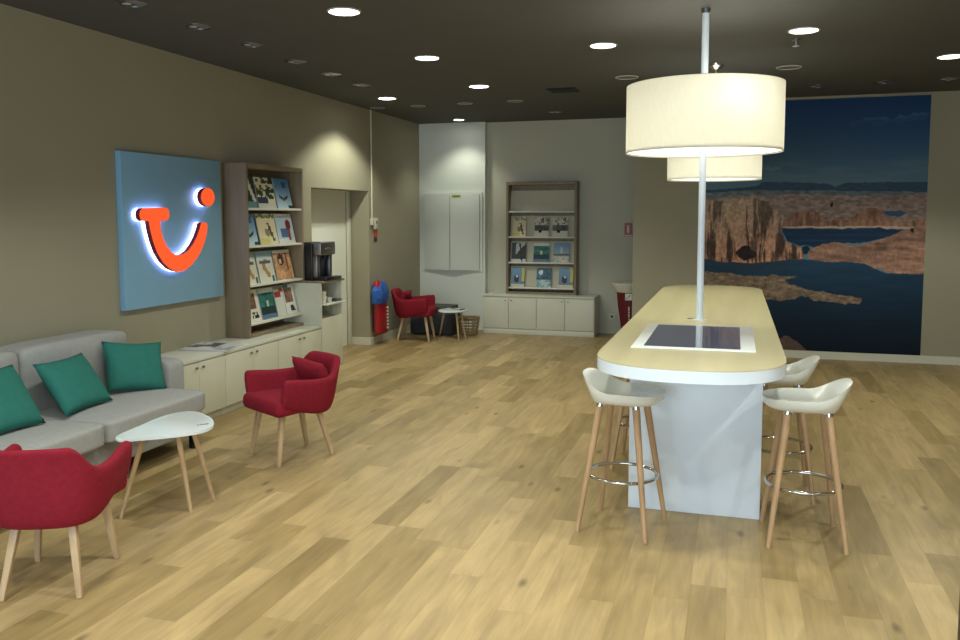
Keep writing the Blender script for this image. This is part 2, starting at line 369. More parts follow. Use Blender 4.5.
def mural_colour(u, v):
    c8 = lambda r, g, b: np.array([r, g, b], float)
    wu = u + (fbm(u * 30, v * 36, 5) - .5) * .02; wv = v + (fbm(u * 30, v * 36, 11) - .5) * .018
    t = np.clip((v - .65) / .35, 0, 1)[..., None]
    img = c8(98, 128, 146) * (1 - t) ** 1.2 + c8(28, 62, 112) * (1 - (1 - t) ** 1.2)
    def lay(key, col, warp=1.):
        m = poly_mask(u + (wu - u) * warp, v + (wv - v) * warp, POLY[key])
        img[m] = (col if isinstance(col, np.ndarray) and col.ndim == 1 else col[m]); return m
    cl = np.clip((fbm(u * 9, v * 60, 21) - .45) * 4, 0, 1)
    for k, s in (('cloud1', .28), ('cloud2', .4)):
        m = poly_mask(u + (wu - u) * 2, v + (wv - v) * 2, POLY[k]); a = (s * (.35 + .65 * cl))[..., None]
        img[m] = (img * (1 - a) + c8(140, 158, 170) * a)[m]
    hz = (np.clip(1 - np.abs(v - .71) / .08, 0, 1) * np.clip((fbm(u * 5, v * 40, 31) - .4) * 2, 0, 1) * .5)[..., None]
    img = img * (1 - hz) + c8(130, 146, 152) * hz
    n1 = fbm(u * 60, v * 14, 41)[..., None]; n2 = fbm(u * 44, v * 120, 45)[..., None]; n3 = fbm(u * 90, v * 90, 49)[..., None]
    lay('farmesa', c8(58, 82, 104) * (.85 + .3 * n2), .3)
    lay('farland', c8(104, 116, 122) * (.7 + .6 * n2), .3)
    lay('plateau', (c8(158, 132, 120) * (.68 + .55 * n2) * (.85 + .3 * n3)), .6)
    lay('mid1', c8(182, 126, 98) * (.55 + .6 * n1) * (.82 + .36 * n3), .8)
    lay('shore', c8(214, 180, 156) * (.8 + .3 * n3), .3)
    lay('lagoon', c8(28, 56, 86) * (.75 + .5 * fbm(u * 6, v * 90, 61)[..., None]), .5)
    lay('lagoon2', c8(60, 90, 118), .5)
    band = np.clip((v - .36) / .25, 0, 1)[..., None]
    crack = np.clip((np.minimum(fbm(u * 42, v * 7, 71), fbm(u * 90, v * 13, 73) + .06) - .34) * 6, 0, 1)[..., None]
    cc = (c8(216, 148, 112) * (1 - band) + c8(190, 158, 126) * band) * (.34 + .66 * np.clip(crack + band * .45, 0, 1)) * (.72 + .52 * n3)
    lay('cliff', cc, 1.2)
    rc = c8(200, 142, 114) * (.5 + .65 * fbm(u * 12 + v * 10, v * 60, 81)[..., None]) * (.8 + .36 * n3)
    lay('rrock', rc, 1.)
    lay('gap', c8(24, 44, 66), .6)
    lay('cave', c8(44, 34, 32) * (.6 + .8 * n3), 2.2)
    w = np.clip(v / .36, 0, 1)[..., None]
    lay('water', (c8(10, 24, 40) * (1 - w) + c8(36, 70, 98) * w) * (.9 + .2 * fbm(u * 8, v * 60, 91)[..., None]), .4)
    refl = (np.clip((v - .30) / .06, 0, 1) * np.clip(1 - np.abs(u - .2) / .3, 0, 1) * (v < .37) * .5)[..., None]
    m = poly_mask(u, v, POLY['water']); img[m] = (img * (1 - refl) + c8(66, 52, 50) * refl)[m]
    lay('spit', c8(160, 132, 106) * (.5 + .7 * n2) * (.8 + .4 * n3), 1.2)
    lay('hump', c8(96, 76, 70) * (.8 + .4 * n3), .6)
    for bu, bv, bw, bh in ((.588, .588, .007, .010), (.942, .487, .008, .012)):
        m = (np.abs(u - bu) < bw) & (np.abs(v - bv) < bh) & (fbm(u * 80, v * 80, 99) > .4); img[m] = c8(34, 28, 30)
    land = (img[..., :1] > img[..., 2:3])
    img = np.where(land, desat(img, .80), img)
    return np.clip(img * MURAL_GAIN, 0, 255)
MURAL_GAIN = 1.0
def desat(img, k):
    g = img.mean(-1, keepdims=True); return g + (img - g) * k
def grid_mesh(name, nx, ny, P0, U, V, colfn, m, parent=None, thick=None):
    us = np.linspace(0, 1, nx + 1); vs = np.linspace(0, 1, ny + 1)
    P0, U, V = Vector(P0), Vector(U), Vector(V)
    verts = [tuple(P0 + U * float(a) + V * float(b)) for b in vs for a in us]
    faces = [(j * (nx + 1) + i, j * (nx + 1) + i + 1, (j + 1) * (nx + 1) + i + 1, (j + 1) * (nx + 1) + i) for j in range(ny) for i in range(nx)]
    uc, vc = np.meshgrid((np.arange(nx) + .5) / nx, (np.arange(ny) + .5) / ny)
    img = colfn(uc, vc) / 255.
    img = np.where(img <= .04045, img / 12.92, ((img + .055) / 1.055) ** 2.4).reshape(-1, 3)
    if thick:
        n = U.cross(V).normalized() * -thick
        k = len(verts); cs = [P0, P0 + U, P0 + U + V, P0 + V]
        verts += [tuple(c) for c in cs] + [tuple(c + n) for c in cs]
        ex = [(k + 4, k + 7, k + 6, k + 5)] + [(k + i, k + 4 + i, k + 4 + (i + 1) % 4, k + (i + 1) % 4) for i in range(4)]
        faces += ex
    me = bpy.data.meshes.new(name); me.from_pydata(verts, [], faces)
    at = me.color_attributes.new('Col', 'FLOAT_COLOR', 'CORNER')
    full = np.ones((len(faces), 4, 4), np.float32); full[:, :, :3] = .62
    full[:nx * ny, :, :3] = img[:, None, :]
    at.data.foreach_set('color', full.reshape(-1))
    me.materials.append(m)
    o = bpy.data.objects.new(name, me); C.objects.link(o)
    if parent: o.parent = parent
    return o
mu = grid_mesh('wall_mural_print', 340, 414, (-.358, YM - .006, .09), (2.426, 0, 0), (0, 0, 2.955), mural_colour, M['paint'], thick=.005)
tag(mu, 'large photographic mural of red desert cliffs and dark blue lake', 'mural')

# ------------------------------------------------------------------ illuminated sign
BAR = [(5.653, 1.761), (5.923, 1.768), (5.963, 1.758), (5.982, 1.735), (5.98, 1.691), (5.954, 1.666), (5.897, 1.658), (5.866, 1.658)]
BARL = [(5.72, 1.658), (5.648, 1.66), (5.623, 1.675), (5.613, 1.704), (5.618, 1.736)]
SM_IN = [(5.866, 1.585), (5.894, 1.518), (5.935, 1.456), (5.986, 1.407), (6.038, 1.379), (6.092, 1.369), (6.152, 1.377), (6.218, 1.403), (6.286, 1.454), (6.343, 1.515), (6.387, 1.582), (6.412, 1.636)]
SM_OUT = [(6.44, 1.644), (6.495, 1.635), (6.508, 1.618), (6.496, 1.552), (6.459, 1.471), (6.4, 1.39), (6.325, 1.323), (6.242, 1.268), (6.167, 1.24), (6.094, 1.232), (6.031, 1.241), (5.958, 1.269), (5.88, 1.322), (5.813, 1.402), (5.768, 1.492), (5.738, 1.58)]
SHAPE = BAR + SM_IN + SM_OUT + BARL
DOT = [(6.525 + .103 * math.cos(a), 1.864 + .08 * math.sin(a)) for a in np.linspace(0, 2 * PI, 33)[:-1]]
sg = thing('illuminated_sign', 'blue square wall sign with glowing orange smile logo above the sofa', 'sign', (XL, 6.155, 1.585))
def rel(P): return [(a - 6.175, b - 1.58) for a, b in P]
boxo('sign_panel', M['sky'], sg, 0, .05, -.665, .665, -.62, .62, .004)
for nm, P in (('smile_letter', SHAPE), ('letter_dot', DOT)):
    bm = new(); fa, fb = prism(bm, rel(P), 'x', .085, .125, 1); fb.material_index = 0
    lt = link(nm, bm, [M['logoface'], M['logoside']], sg, smooth=False); lt['label'] = 'glowing orange-red ' + nm.replace('_', ' ')
    bm = new(); prism(bm, rel(P), 'x', .054, .085); hl = link('halo_light', bm, M['halo'], lt, smooth=False); hl['label'] = 'white backlight glow'

# ------------------------------------------------------------------ low cabinets along the left wall
XF = -4.12
CABS = [(5.46, 6.20), (6.203, 7.08), (7.083, 7.965)]
LBL = ['cream two-door low cabinet beside the sofa arm', 'cream two-door low cabinet under the magazines end of the wall bookcase', 'cream two-door low cabinet next to the coffee unit, behind red armchair']
LBL[1] = 'cream two-door low cabinet, middle one of the row along the sofa wall'
for (y0, y1), lb in zip(CABS, LBL):
    t = thing('low_cabinet', lb, 'cabinet', (XL, (y0 + y1) / 2, 0), 0, 'low cabinets along the sofa wall')
    w = (y1 - y0) / 2; d = XF - XL
    boxo('carcass', M['cab'], t, .004, d - .02, -w, w, .075, .53)
    boxo('plinth', M['cab'], t, .004, d - .05, -w, w, 0, .075)
    for s in (-1, 1):
        dd = boxo('cabinet_door', M['cab'], t, d - .019, d, *((-w + .002, -.002) if s < 0 else (.002, w - .002)), .082, .525, .002)
        bm = new(); tube(bm, (d, s * .045, .482), (d + .012, s * .045, .482), .006, .006, 10); tube(bm, (d + .012, s * .045, .482), (d + .02, s * .045, .482), .012, .010, 12)
        link('knob', bm, M['steel'], dd)
bm = new(); box(bm, XL + .002, XF + .006, 5.46, 7.965, .531, .555, .003)
o = link('worktop', bm, M['cabtop']); tag(o, 'pale continuous worktop over the low cabinets on the sofa wall', 'worktop')

# coffee unit
cu = thing('coffee_station_cabinet', 'taller cream cabinet with open niche under the coffee machine', 'cabinet', (XL, 8.213, 0))
d = XF - XL; w = .245
boxo('plinth', M['cab'], cu, .004, d - .05, -w, w, 0, .075)
bm = new()
box(bm, .004, d, -w, -w + .02, .075, 1.0); box(bm, .004, d, w - .02, w, .075, 1.0); box(bm, .004, .02, -w + .02, w - .02, .075, 1.0)
box(bm, .02, d - .02, -w + .02, w - .02, .075, .62)
link('carcass', bm, M['cab'], cu)
dd = boxo('cabinet_door', M['cab'], cu, d - .019, d + .001, -w + .02, w - .002, .082, .625, .002)
boxo('pull_out_shelf', M['cabtop'], cu, .02, d + .06, -w + .022, w - .022, .765, .78)
boxo('cabinet_top', M['oakgrey'], cu, .004, d + .03, -w - .002, w + .01, 1.0, 1.022)
# cups and pots on the shelf
def lathe_thing(name, label, cat, prof, m, loc, group=None, seg=20):
    bm = new(); lathe(bm, prof, seg=seg); o = link(name, bm, m); o.location = loc
    return tag(o, label, cat, group)
CUP = [(.022, 0), (.03, .05), (.034, .075), (.03, .075), (.025, .02), (.001, .01)]
SL = [('white paper cup, nearest the room on the coffee shelf', XF - .02, 8.06), ('white paper cup, second on the coffee shelf', XF - .06, 8.13), ('white paper cup at the back of the coffee shelf', XF - .16, 8.08), ('white paper cup, furthest along the coffee shelf', XF - .03, 8.21)]
CUPL = ['short white cup at the near end of the coffee shelf', 'tall stacked white cup second along the coffee shelf', 'tall stacked white cup at back of the coffee shelf', 'low white pot third along the coffee shelf']
for (a, x, y), s, lb in zip(SL, (1., 1.6, 1.7, .7), CUPL):
    lathe_thing('paper_cup', lb, 'cup', [(r, z * s) for r, z in CUP], M['shelf'], (x, y, .7805), 'cups on the coffee shelf')
bm = new(); box(bm, -.05, .05, -.07, .07, 0, .008, .003)
for i in range(5): box(bm, -.04 + .018 * i, -.028 + .018 * i, -.05, .05, .008, .03)
o = link('sachet_tray', bm, [M['steel']]); o.location = (XF - .015, 8.33, .7805); tag(o, 'small metal tray of sachets at the end of the coffee shelf', 'tray')
# coffee machine
cm = thing('coffee_machine', 'black and silver coffee machine on top of the coffee cabinet', 'coffee machine', (-4.31, 8.20, 1.0225))
boxo('machine_body', M['black'], cm, -.14, .07, -.18, .18, 0, .40, .012, 3)
boxo('brew_head', M['steel'], cm, .07, .165, -.17, .17, .265, .405, .012, 3)
for s in (-1, 1): boxo('side_column', M['steel'], cm, .07, .12, *((-.175, -.11) if s < 0 else (.11, .175)), .035, .268, .006)
boxo('drip_tray', M['black'], cm, .0701, .23, -.18, .18, 0, .035, .006)
bm = new(); tube(bm, (.12, 0, .265), (.12, 0, .215), .02, .014, 14); link('spout', bm, M['black'], cm)
for i in (-1, 0, 1):
    bm = new(); tube(bm, (.164, i * .05, .335), (.172, i * .05, .335), .013, .012, 14); link('control_button', bm, M['chrome'], cm)

# ------------------------------------------------------------------ bookcases
def bookcase(name, label, origin, rz, w, h, dep, shelves, top_h=.03):
    """local: front faces -Y, width along X, back at y=0"""
    t = thing(name, label, 'bookcase', origin, rz)
    s = .035
    for sg_ in (-1, 1): boxo('side_panel', M['oakgrey'], t, *((-w / 2, -w / 2 + s) if sg_ < 0 else (w / 2 - s, w / 2)), -dep, -.001, 0, h, .002)
    boxo('top_panel', M['oakgrey'], t, -w / 2 + s, w / 2 - s, -dep, -.001, h - .045, h, .002)
    boxo('bottom_panel', M['oakgrey'], t, -w / 2 + s, w / 2 - s, -dep, -.001, 0, .03, .002)
    boxo('back_panel', M['oakgrey'], t, -w / 2 + s, w / 2 - s, -.012, -.001, .03, h - .045, 0)
    for z in shelves:
        sh = boxo('shelf', M['shelf'], t, -w / 2 + s + .001, w / 2 - s - .001, -dep + .005, -.013, z - .022, z, .002)
        bm = new()
        vs = box(bm, -w / 2 + s + .002, w / 2 - s - .002, -dep + .10, -dep + .105, z + .001, z + .30)
        for v in vs:
            v.co.y += (v.co.z - z) * .22
        db = link('display_board', bm, M['display'], sh)
        db['label'] = 'sloping pale display board'
    return t
bookcase('wall_bookcase', 'tall grey oak magazine bookcase on worktop beside the blue sign', (XL, 7.465, .5555), PI / 2, 1.09, 1.64, .25, [1.78 - .5555, 1.425 - .5555, 1.055 - .5555, .69 - .5555])
bookcase('back_bookcase', 'grey oak magazine bookcase on cabinet against the far back wall', (-2.677, YB, .5645), 0, 1.04, 1.625, .22, [1.768 - .5645, 1.4005 - .5645, 1.029 - .5645, .662 - .5645])

# magazine covers
def cover(kind, seed):
    rs = np.random.RandomState(seed)
    def fn(u, v):
        c8 = lambda *a: np.array(a, float)
        n = fbm(u * 8 + seed, v * 10, seed)[..., None]
        img = np.ones(u.shape + (3,)) * 225
        def put(m, c): img[m] = c
        if kind == 'palm':
            img[:] = c8(226, 222, 196); m = fbm(u * 7, v * 7, seed) > .52; put(m & (v > .3), c8(52, 66, 40)); put(m & (v > .55) & (u < .4), c8(96, 100, 60))
            put((v < .35) & (v > .12) & (u < .6), c8(50, 60, 88)); put((v < .16), c8(214, 214, 204))
        elif kind == 'darkgreen':
            img[:] = c8(48, 58, 54) * (.5 + n); put((np.abs(u - .7 + (v - .6) * .5) < .12), c8(220, 222, 214)); put(v < .18, c8(110, 150, 150))
        elif kind == 'sky':
            t = v[..., None]; img[:] = c8(196, 216, 228) * (1 - t) + c8(72, 128, 180) * t
            put((np.abs(v - .3 - np.abs(u - .5) * .35) < .05) & (np.abs(u - .5) < .32), c8(58, 54, 50)); put((v > .72) & (np.abs(u - .65) < .12) & (v < .92), c8(60, 90, 140)); put((v < .1) & (u > .7), c8(30, 70, 74))
        elif kind == 'cream':
            img[:] = c8(218, 208, 176); put((np.hypot((u - .5) * 1, (v - .38) * 1.3) < .17), c8(140, 130, 96)); put((np.abs(u - .62 - (.6 - v) * .35) < .06) & (v > .1) & (v < .72), c8(74, 70, 54)); put((v < .18) & (u < .55), c8(206, 196, 120)); put((v > .86) & (fbm(u * 14, v * 20, seed) > .5), c8(120, 140, 110))
        elif kind == 'redfigure':
            img[:] = c8(176, 196, 214); put((np.hypot((u - .72) * 1.4, (v - .62)) < .2), c8(120, 40, 44)); put((v < .5) & (np.abs(u - .4) < .22) & (v > .2), c8(82, 104, 140)); put(v > .88, c8(220, 220, 210)); put((v < .16), c8(206, 208, 204)); put((np.abs(u - .72) < .06) & (v < .45) & (v > .1), c8(150, 70, 70))
        elif kind == 'legs':
            img[:] = c8(214, 212, 198); put(v > .82, c8(150, 186, 206)); put((np.abs(u - .5 - .1 * np.sin(v * 9)) < .12) & (v < .75) & (v > .15), c8(176, 138, 98)); put((np.abs(v - .66) < .05) & (np.abs(u - .5) < .36), c8(92, 104, 120)); put((np.hypot(u - .86, (v - .1)) < .09), c8(44, 96, 88))
        elif kind == 'desert':
            img[:] = c8(196, 150, 112) * (.7 + .6 * n); put((np.hypot(u - .4, v - .68) < .2), c8(70, 52, 44)); put((np.hypot(u - .36, v - .64) < .09), c8(216, 190, 164)); put((np.abs(u - .75) < .07) & (v > .3), c8(84, 62, 50)); put(v > .9, c8(222, 220, 208))
        elif kind == 'brownphoto':
            img[:] = c8(226, 226, 218); m = (v > .42) & (v < .88) & (u > .1) & (u < .82); img[m] = (c8(132, 96, 82) * (.5 + n))[m]; put((v < .28) & (v > .1) & (u > .45) & (u < .85) & (fbm(u * 9, v * 9, seed) > .42), c8(36, 36, 40)); put((v > .92) & (u < .5), c8(90, 110, 90))
        elif kind == 'teal':
            img[:] = c8(46, 116, 108) * (.5 + 1. * n); put(v > .84, c8(206, 214, 210)); put((v < .4), c8(34, 58, 62)); put((v < .14), c8(92, 120, 150)); put((np.hypot(u - .5, v - .5) < .1), c8(190, 206, 190))
        elif kind == 'redlogo':
            img[:] = c8(216, 218, 208); put((v > .72) & (v < .9) & (u < .7), c8(168, 44, 48)); put((v > .9) & (u > .6), c8(200, 60, 60))
        elif kind == 'bw':
            img[:] = c8(206, 204, 192); m = (v > .3) & (v < .6); img[m] = (c8(86, 90, 84) * (.5 + n))[m]; put((np.hypot((u - .4), (v - .27) * 1.4) < .13), c8(40, 42, 40)); put((v > .55) & (fbm(u * 9, v * 9, seed) > .58), c8(110, 112, 100))
        elif kind == 'wing':
            img[:] = c8(40, 48, 52); put((v - .25 > (u - .15) * .9) & (v - .25 < (u + .3) * 1.1) & (u > .25), c8(176, 188, 190)); put(v < .14, c8(200, 206, 200)); put((np.abs(u - .75 + v * .2) < .05), c8(20, 24, 26))
        elif kind == 'beach':
            t = v[..., None]; img[:] = c8(206, 206, 190) * (1 - t) + c8(96, 140, 186) * t; put(v < .3, c8(212, 208, 192)); put((np.abs(u - .5) < .05) & (v > .4) & (v < .82), c8(200, 206, 206)); put((np.abs(v - .42) < .05), c8(96, 110, 116)); put((v < .25) & (fbm(u * 14, v * 14, seed) > .55), c8(150, 160, 166))
        elif kind == 'boat':
            t = v[..., None]; img[:] = c8(110, 130, 150) * (1 - t) + c8(120, 162, 200) * t; put((u > .76) & (v > .3), c8(206, 194, 110)); put((np.hypot(u - .4, (v - .42)) < .2), c8(58, 62, 84)); put((np.hypot(u - .4, v - .55) < .07), c8(224, 228, 230)); put(v < .14, c8(206, 204, 180))
        elif kind == 'sea':
            img[:] = c8(70, 110, 134) * (.5 + n); put((v < .4), c8(188, 204, 206)); put((np.hypot(u - .3, v - .78) < .14), c8(226, 232, 232)); put((v < .4) & (fbm(u * 8, v * 8, seed) > .52), c8(120, 160, 176))
        return np.clip(img, 0, 255)
    return fn
def magazine(kind, seed, P0, U, V, label, group, thick=.008):
    """P0 bottom-left corner of the cover, U width vector, V height vector"""
    P0 = Vector(P0)
    o = grid_mesh('magazine', 14, 20, (0, 0, 0), U, V, cover(kind, seed), M['print'], thick=thick)
    o.location = P0
    return tag(o, label, 'magazine', group)
G1 = 'magazines on the wall bookcase beside the sign'
XS = XL + .25 - .05          # where covers stand on the left bookcase
ROW = [  # shelf height, then y0, y1, cover, label
 (1.78, [(6.97, 7.206, 'darkgreen', 'dark green covered magazine, first on top shelf beside the blue sign'), (7.233, 7.561, 'palm', 'cream magazine with dark palm foliage on top shelf of wall bookcase'), (7.59, 7.883, 'sky', 'sky blue magazine with dark bird shape on top shelf of wall bookcase')]),
 (1.425, [(6.97, 7.209, 'sky', 'sky blue magazine with bird shape on second shelf, under the dark green one'), (7.25, 7.585, 'cream', 'cream magazine with dark dancing figure on second shelf of wall bookcase'), (7.60, 7.93, 'redfigure', 'pale blue magazine with dark red figure on second shelf of wall bookcase')]),
 (1.055, [(6.97, 7.205, 'legs', 'white magazine with tan legs photo, first on third shelf of wall bookcase'), (7.23, 7.52, 'legs', 'white magazine with tan legs photo, middle of third shelf of wall bookcase'), (7.55, 7.88, 'desert', 'orange-brown magazine with dark haired woman on third shelf of wall bookcase')]),
 (.69, [(6.97, 7.242, 'brownphoto', 'white magazine with brown photo, first on lowest shelf of wall bookcase'), (7.26, 7.535, 'teal', 'teal covered magazine on lowest shelf of wall bookcase'), (7.55, 7.72, 'redlogo', 'white magazine with red heading on lowest shelf of wall bookcase'), (7.73, 7.945, 'brownphoto', 'white magazine with brown photo at far end of lowest shelf of wall bookcase')])]
sd = 1
for z, items in ROW:
    for y0, y1, k, lb in items:
        sd += 1
        hgt = .305 if k != 'redlogo' else .275
        magazine(k, sd, (XS - .002, y0, z + .001), (0, y1 - y0, 0), (-hgt * math.sin(.21), 0, hgt * math.cos(.21)), lb, G1)
G2 = 'magazines on the far back bookcase'
YS = YB - .22 + .045
ROW2 = [
 (1.4005, [(-3.115, -2.915, 'cream', 'cream magazine with dark figure on upper row of back bookcase'), (-2.785, -2.575, 'bw', 'black and white landscape magazine in the middle of upper row of back bookcase'), (-2.52, -2.295, 'bw', 'black and white landscape magazine at right end of upper row of back bookcase')]),
 (1.029, [(-3.13, -2.915, 'wing', 'dark magazine with pale wing on middle row of back bookcase'), (-2.80, -2.57, 'teal', 'teal covered magazine on middle row of back bookcase'), (-2.505, -2.275, 'beach', 'pale blue beach magazine on middle row of back bookcase')]),
 (.662, [(-3.135, -2.935, 'boat', 'blue magazine with yellow edge, left of bottom row of back bookcase'), (-2.755, -2.54, 'sea', 'blue sea magazine in the middle of bottom row of back bookcase'), (-2.425, -2.215, 'boat', 'blue magazine with yellow edge, right of bottom row of back bookcase')])]
for z, items in ROW2:
    for x0, x1, k, lb in items:
        sd += 1
        magazine(k, sd, (x0, YS + .002, z + .001), (x1 - x0, 0, 0), (0, .28 * math.sin(.21), .28 * math.cos(.21)), lb, G2)

# newspaper / brochures on the low cabinet
def pages(name, quad, z, th, label, cat, m1=None):
    a, b, c_, d_ = [Vector((p[0], p[1], 0)) for p in quad]
    def fn(u, v):
        n = fbm(u * 6, v * 6, 77)
        img = np.ones(u.shape + (3,)) * np.array([206., 208, 208])
        m = (u > .3) & (u < .92) & (v > .35) & (n > .4); img[m] = np.array([82., 78, 86]); m = (u > .1) & (u < .5) & (v < .3) & (n > .5); img[m] = np.array([150., 160, 170])
        return img
    o = grid_mesh(name, 24, 16, (0, 0, th), b - a, d_ - a, fn, M['print'], thick=th)
    o.location = (a.x, a.y, z); return tag(o, label, cat)
pages('newspaper', [(-4.09, 6.17), (-4.17, 6.60), (-4.56, 6.62), (-4.52, 6.12)], .5555, .014, 'folded newspaper lying on the low worktop, overhanging its edge', 'newspaper')

# ------------------------------------------------------------------ back wall furniture
bc = thing('back_cabinet', 'long cream four-door low cabinet under the far back bookcase', 'cabinet', (-2.665, YB, 0))
w = 1.63 / 2; dp = YB - 11.741
boxo('carcass', M['cab'], bc, -w + .002, w - .002, -dp + .02, -.002, .075, .54)
boxo('plinth', M['cab'], bc, -w + .002, w - .002, -dp + .012, -.002, 0, .075)
boxo('cabinet_top', M['cabtop'], bc, -w, w, -dp - .004, -.002, .541, .564)
xs = [-w + .004, -.424, -.012, .398, w - .004]
for i in range(4):
    dd = boxo('cabinet_door', M['cab'], bc, xs[i] + .006, xs[i + 1] - .006, -dp, -dp + .019, .085, .53, .002)
    kx = xs[i + 1] - .045 if i % 2 == 0 else xs[i] + .045
    bm = new(); tube(bm, (kx, -dp, .49), (kx, -dp - .018, .49), .009, .011, 12); link('knob', bm, M['steel'], dd)

ec = thing('electrical_cupboard', 'pale two-door electrical cupboard with doors ajar on back wall panel', 'cupboard', (-4.05, YP, 1.46))
bm = new()
for x0, x1, z0, z1 in ((-.47, .47, .55, .585), (-.47, .47, -.585, -.55), (-.47, -.435, -.55, .55), (.435, .47, -.55, .55)): box(bm, x0, x1, -.03, -.001, z0, z1)
link('cupboard_frame', bm, M['wall_panel'], ec)
boxo('inner_back', M['cabdark'], ec, -.434, .434, -.008, -.001, -.549, .549)
for s in (-1, 1):
    mt = Matrix.Translation((s * .43, -.032, 0)) @ Matrix.Rotation(s * math.radians(12.5), 4, 'Z')
    bm = new(); box(bm, *((0, .438) if s < 0 else (-.438, 0)), -.02, 0, -.565, .565, .003, mtx=mt)
    dd = link('cupboard_door', bm, M['wall_panel'], ec)
    if s > 0:
        bm = new(); box(bm, -.41, -.28, -.0225, -.0202, .515, .55, mtx=mt); yl = link('warning_label', bm, M['yellow'], dd); yl['label'] = 'yellow warning label'
        bm = new()
        for i in range(5): box(bm, -.40 + i * .022, -.387 + i * .022, -.0235, -.0224, .525, .54, mtx=mt)
        link('lettering', bm, M['ink'], dd)

# fire sign + bin + socket on back wall
fs = thing('fire_extinguisher_sign', 'red sign with white extinguisher symbol on the back wall', 'sign', (-1.452, YB, 1.50))
boxo('sign_plate', M['redsign'], fs, -.055, .055, -.008, -.001, -.095, .095, 0)
bm = new(); tube(bm, (0, -.0085, -.045), (0, -.0085, .03), .02, .02, 12); tube(bm, (0, -.0085, .03), (0, -.0085, .055), .008, .008, 8); box(bm, -.03, .02, -.0105, -.0082, .05, .06); box(bm, -.05, .05, -.0105, -.0082, -.088, -.075)
link('extinguisher_symbol', bm, M['shelf'], fs)

bn = thing('recycling_bin', 'dark red tapered bin with white flared top by the back wall', 'bin', (-1.36, 11.75, 0))
bm = new(); lathe(bm, [(.12, .03), (.125, .2), (.165, .45), (.185, .66)], seg=36); link('bin_body', bm, M['binred'], bn)
bm = new(); lathe(bm, [(.13, 0), (.13, .03)], seg=36); link('bin_foot', bm, M['black'], bn)
bm = new(); lathe(bm, [(.188, .655), (.20, .67), (.255, .775), (.25, .785), (.14, .77), (.10, .74)], seg=36, cap=False); link('flared_rim', bm, M['shelf'], bn)
bm = new(); lathe(bm, [(.001, .742), (.105, .742)], seg=30, cap=False); link('drop_opening', bm, M['black'], bn)
bm = new(); box(bm, -.045, .045, -.192, -.175, .555, .645); lb_ = link('bin_label', bm, M['shelf'], bn)
bm = new()
for k in range(3): box(bm, -.03 + k * .018, -.018 + k * .02, -.1945, -.1918, .57 + k * .018, .585 + k * .02)
link('label_mark', bm, M['ink'], lb_)
bm = new()
for k in range(8):
    z = .22 + k * .032; r = .125 + (z - .2) * .16
    box(bm, -.004, .012, -r - .010, -r - .002, z, z + (.018 if k % 3 else .026))
link('bin_lettering', bm, M['shelf'], bn)['label'] = 'white lettering running up the bin'

so = thing('wall_socket', 'white power socket low on the back wall beside bin', 'socket', (-1.67, YB, .25))
boxo('socket_plate', M['white'], so, -.045, .045, -.012, -.001, -.045, .045, .004)
bm = new(); tube(bm, (0, -.0115, 0), (0, -.014, 0), .02, .02, 16); link('socket_well', bm, M['cabdark'], so)

# conduit, call box and signs on left wall, near the alcove corner
cd_ = thing('cable_conduit', 'thin white cable conduit running down from the ceiling to a box', 'conduit', (XL, 10.30, 0))
bm = new(); tube(bm, (.014, 0, 1.66), (.014, 0, H - .002), .011, .011, 10); link('conduit_pipe', bm, M['beige'], cd_)
boxo('junction_box', M['beige'], cd_, .001, .04, -.04, .035, 1.58, 1.665, .006)
th_ = thing('wall_control_box', 'small ivory control box with dark button on sofa wall by alcove', 'control box', (XL, 10.41, 1.60))
boxo('box_body', M['beige'], th_, .001, .035, -.055, .055, -.075, .075, .006)
bm = new(); tube(bm, (.035, 0, .02), (.041, 0, .02), .018, .016, 14); link('button', bm, M['black'], th_)
es = thing('safety_sign', 'small red, orange and navy safety sign under the control box', 'sign', (XL, 10.43, 1.46))
boxo('sign_plate', M['redsign'], es, .001, .006, -.05, .05, -.10, .09, 0)
boxo('orange_patch', M['orange'], es, .0062, .008, -.035, .035, -.03, .06, 0)
boxo('navy_patch', M['bluesign'], es, .0062, .008, -.045, .045, -.095, -.045, 0)

# red hanging bag with blue cover
bg = thing('hanging_bag', 'red hanging bag with crumpled blue cover on sofa wall by alcove', 'bag', (XL + .09, 10.33, 0))
def blob(bm, levels, seg=28, jitter=.0, seed=1, p=2.6):
    rs = random.Random(seed); rings = []
    for (cx, cy, z, a, b) in levels:
        ring = []
        for i in range(seg):
            t = 2 * PI * i / seg; c, s = math.cos(t), math.sin(t)
            j = 1 + rs.uniform(-jitter, jitter)
            ring.append(bm.verts.new((cx + a * j * math.copysign(abs(c) ** (2 / p), c), cy + b * j * math.copysign(abs(s) ** (2 / p), s), z + rs.uniform(-jitter, jitter) * .1)))
        rings.append(ring)
    for r0, r1 in zip(rings, rings[1:]):
        for i in range(seg): bm.faces.new((r0[i], r0[(i + 1) % seg], r1[(i + 1) % seg], r1[i]))
    bm.faces.new(rings[0][::-1]); bm.faces.new(rings[-1])
bm = new(); blob(bm, [(0, .06, .14, .045, .12), (0, .06, .16, .06, .15), (0, .05, .4, .062, .155), (0, .03, .6, .06, .13), (0, -.03, .76, .055, .11), (0, -.05, .82, .04, .08), (0, -.05, .85, .02, .05)], jitter=.03)
link('bag_body', bm, M['bagred'], bg)
bm = new(); blob(bm, [(.0, .0, .535, .05, .10), (.008, -.02, .56, .075, .16), (.012, -.01, .63, .086, .20), (.01, .01, .72, .086, .205), (0, .02, .79, .072, .17), (0, .04, .83, .05, .11), (0, .04, .84, .02, .05)], jitter=.10, seed=4, seg=11, p=2.)
link('crumpled_cover', bm, M['bagblue'], bg, angle=22)
for k in range(7):
    bm = new(); box(bm, .05, .079, .115, .133, .20 + k * .045, .20 + k * .045 + .022); link('white_mark', bm, M['shelf'], bg)

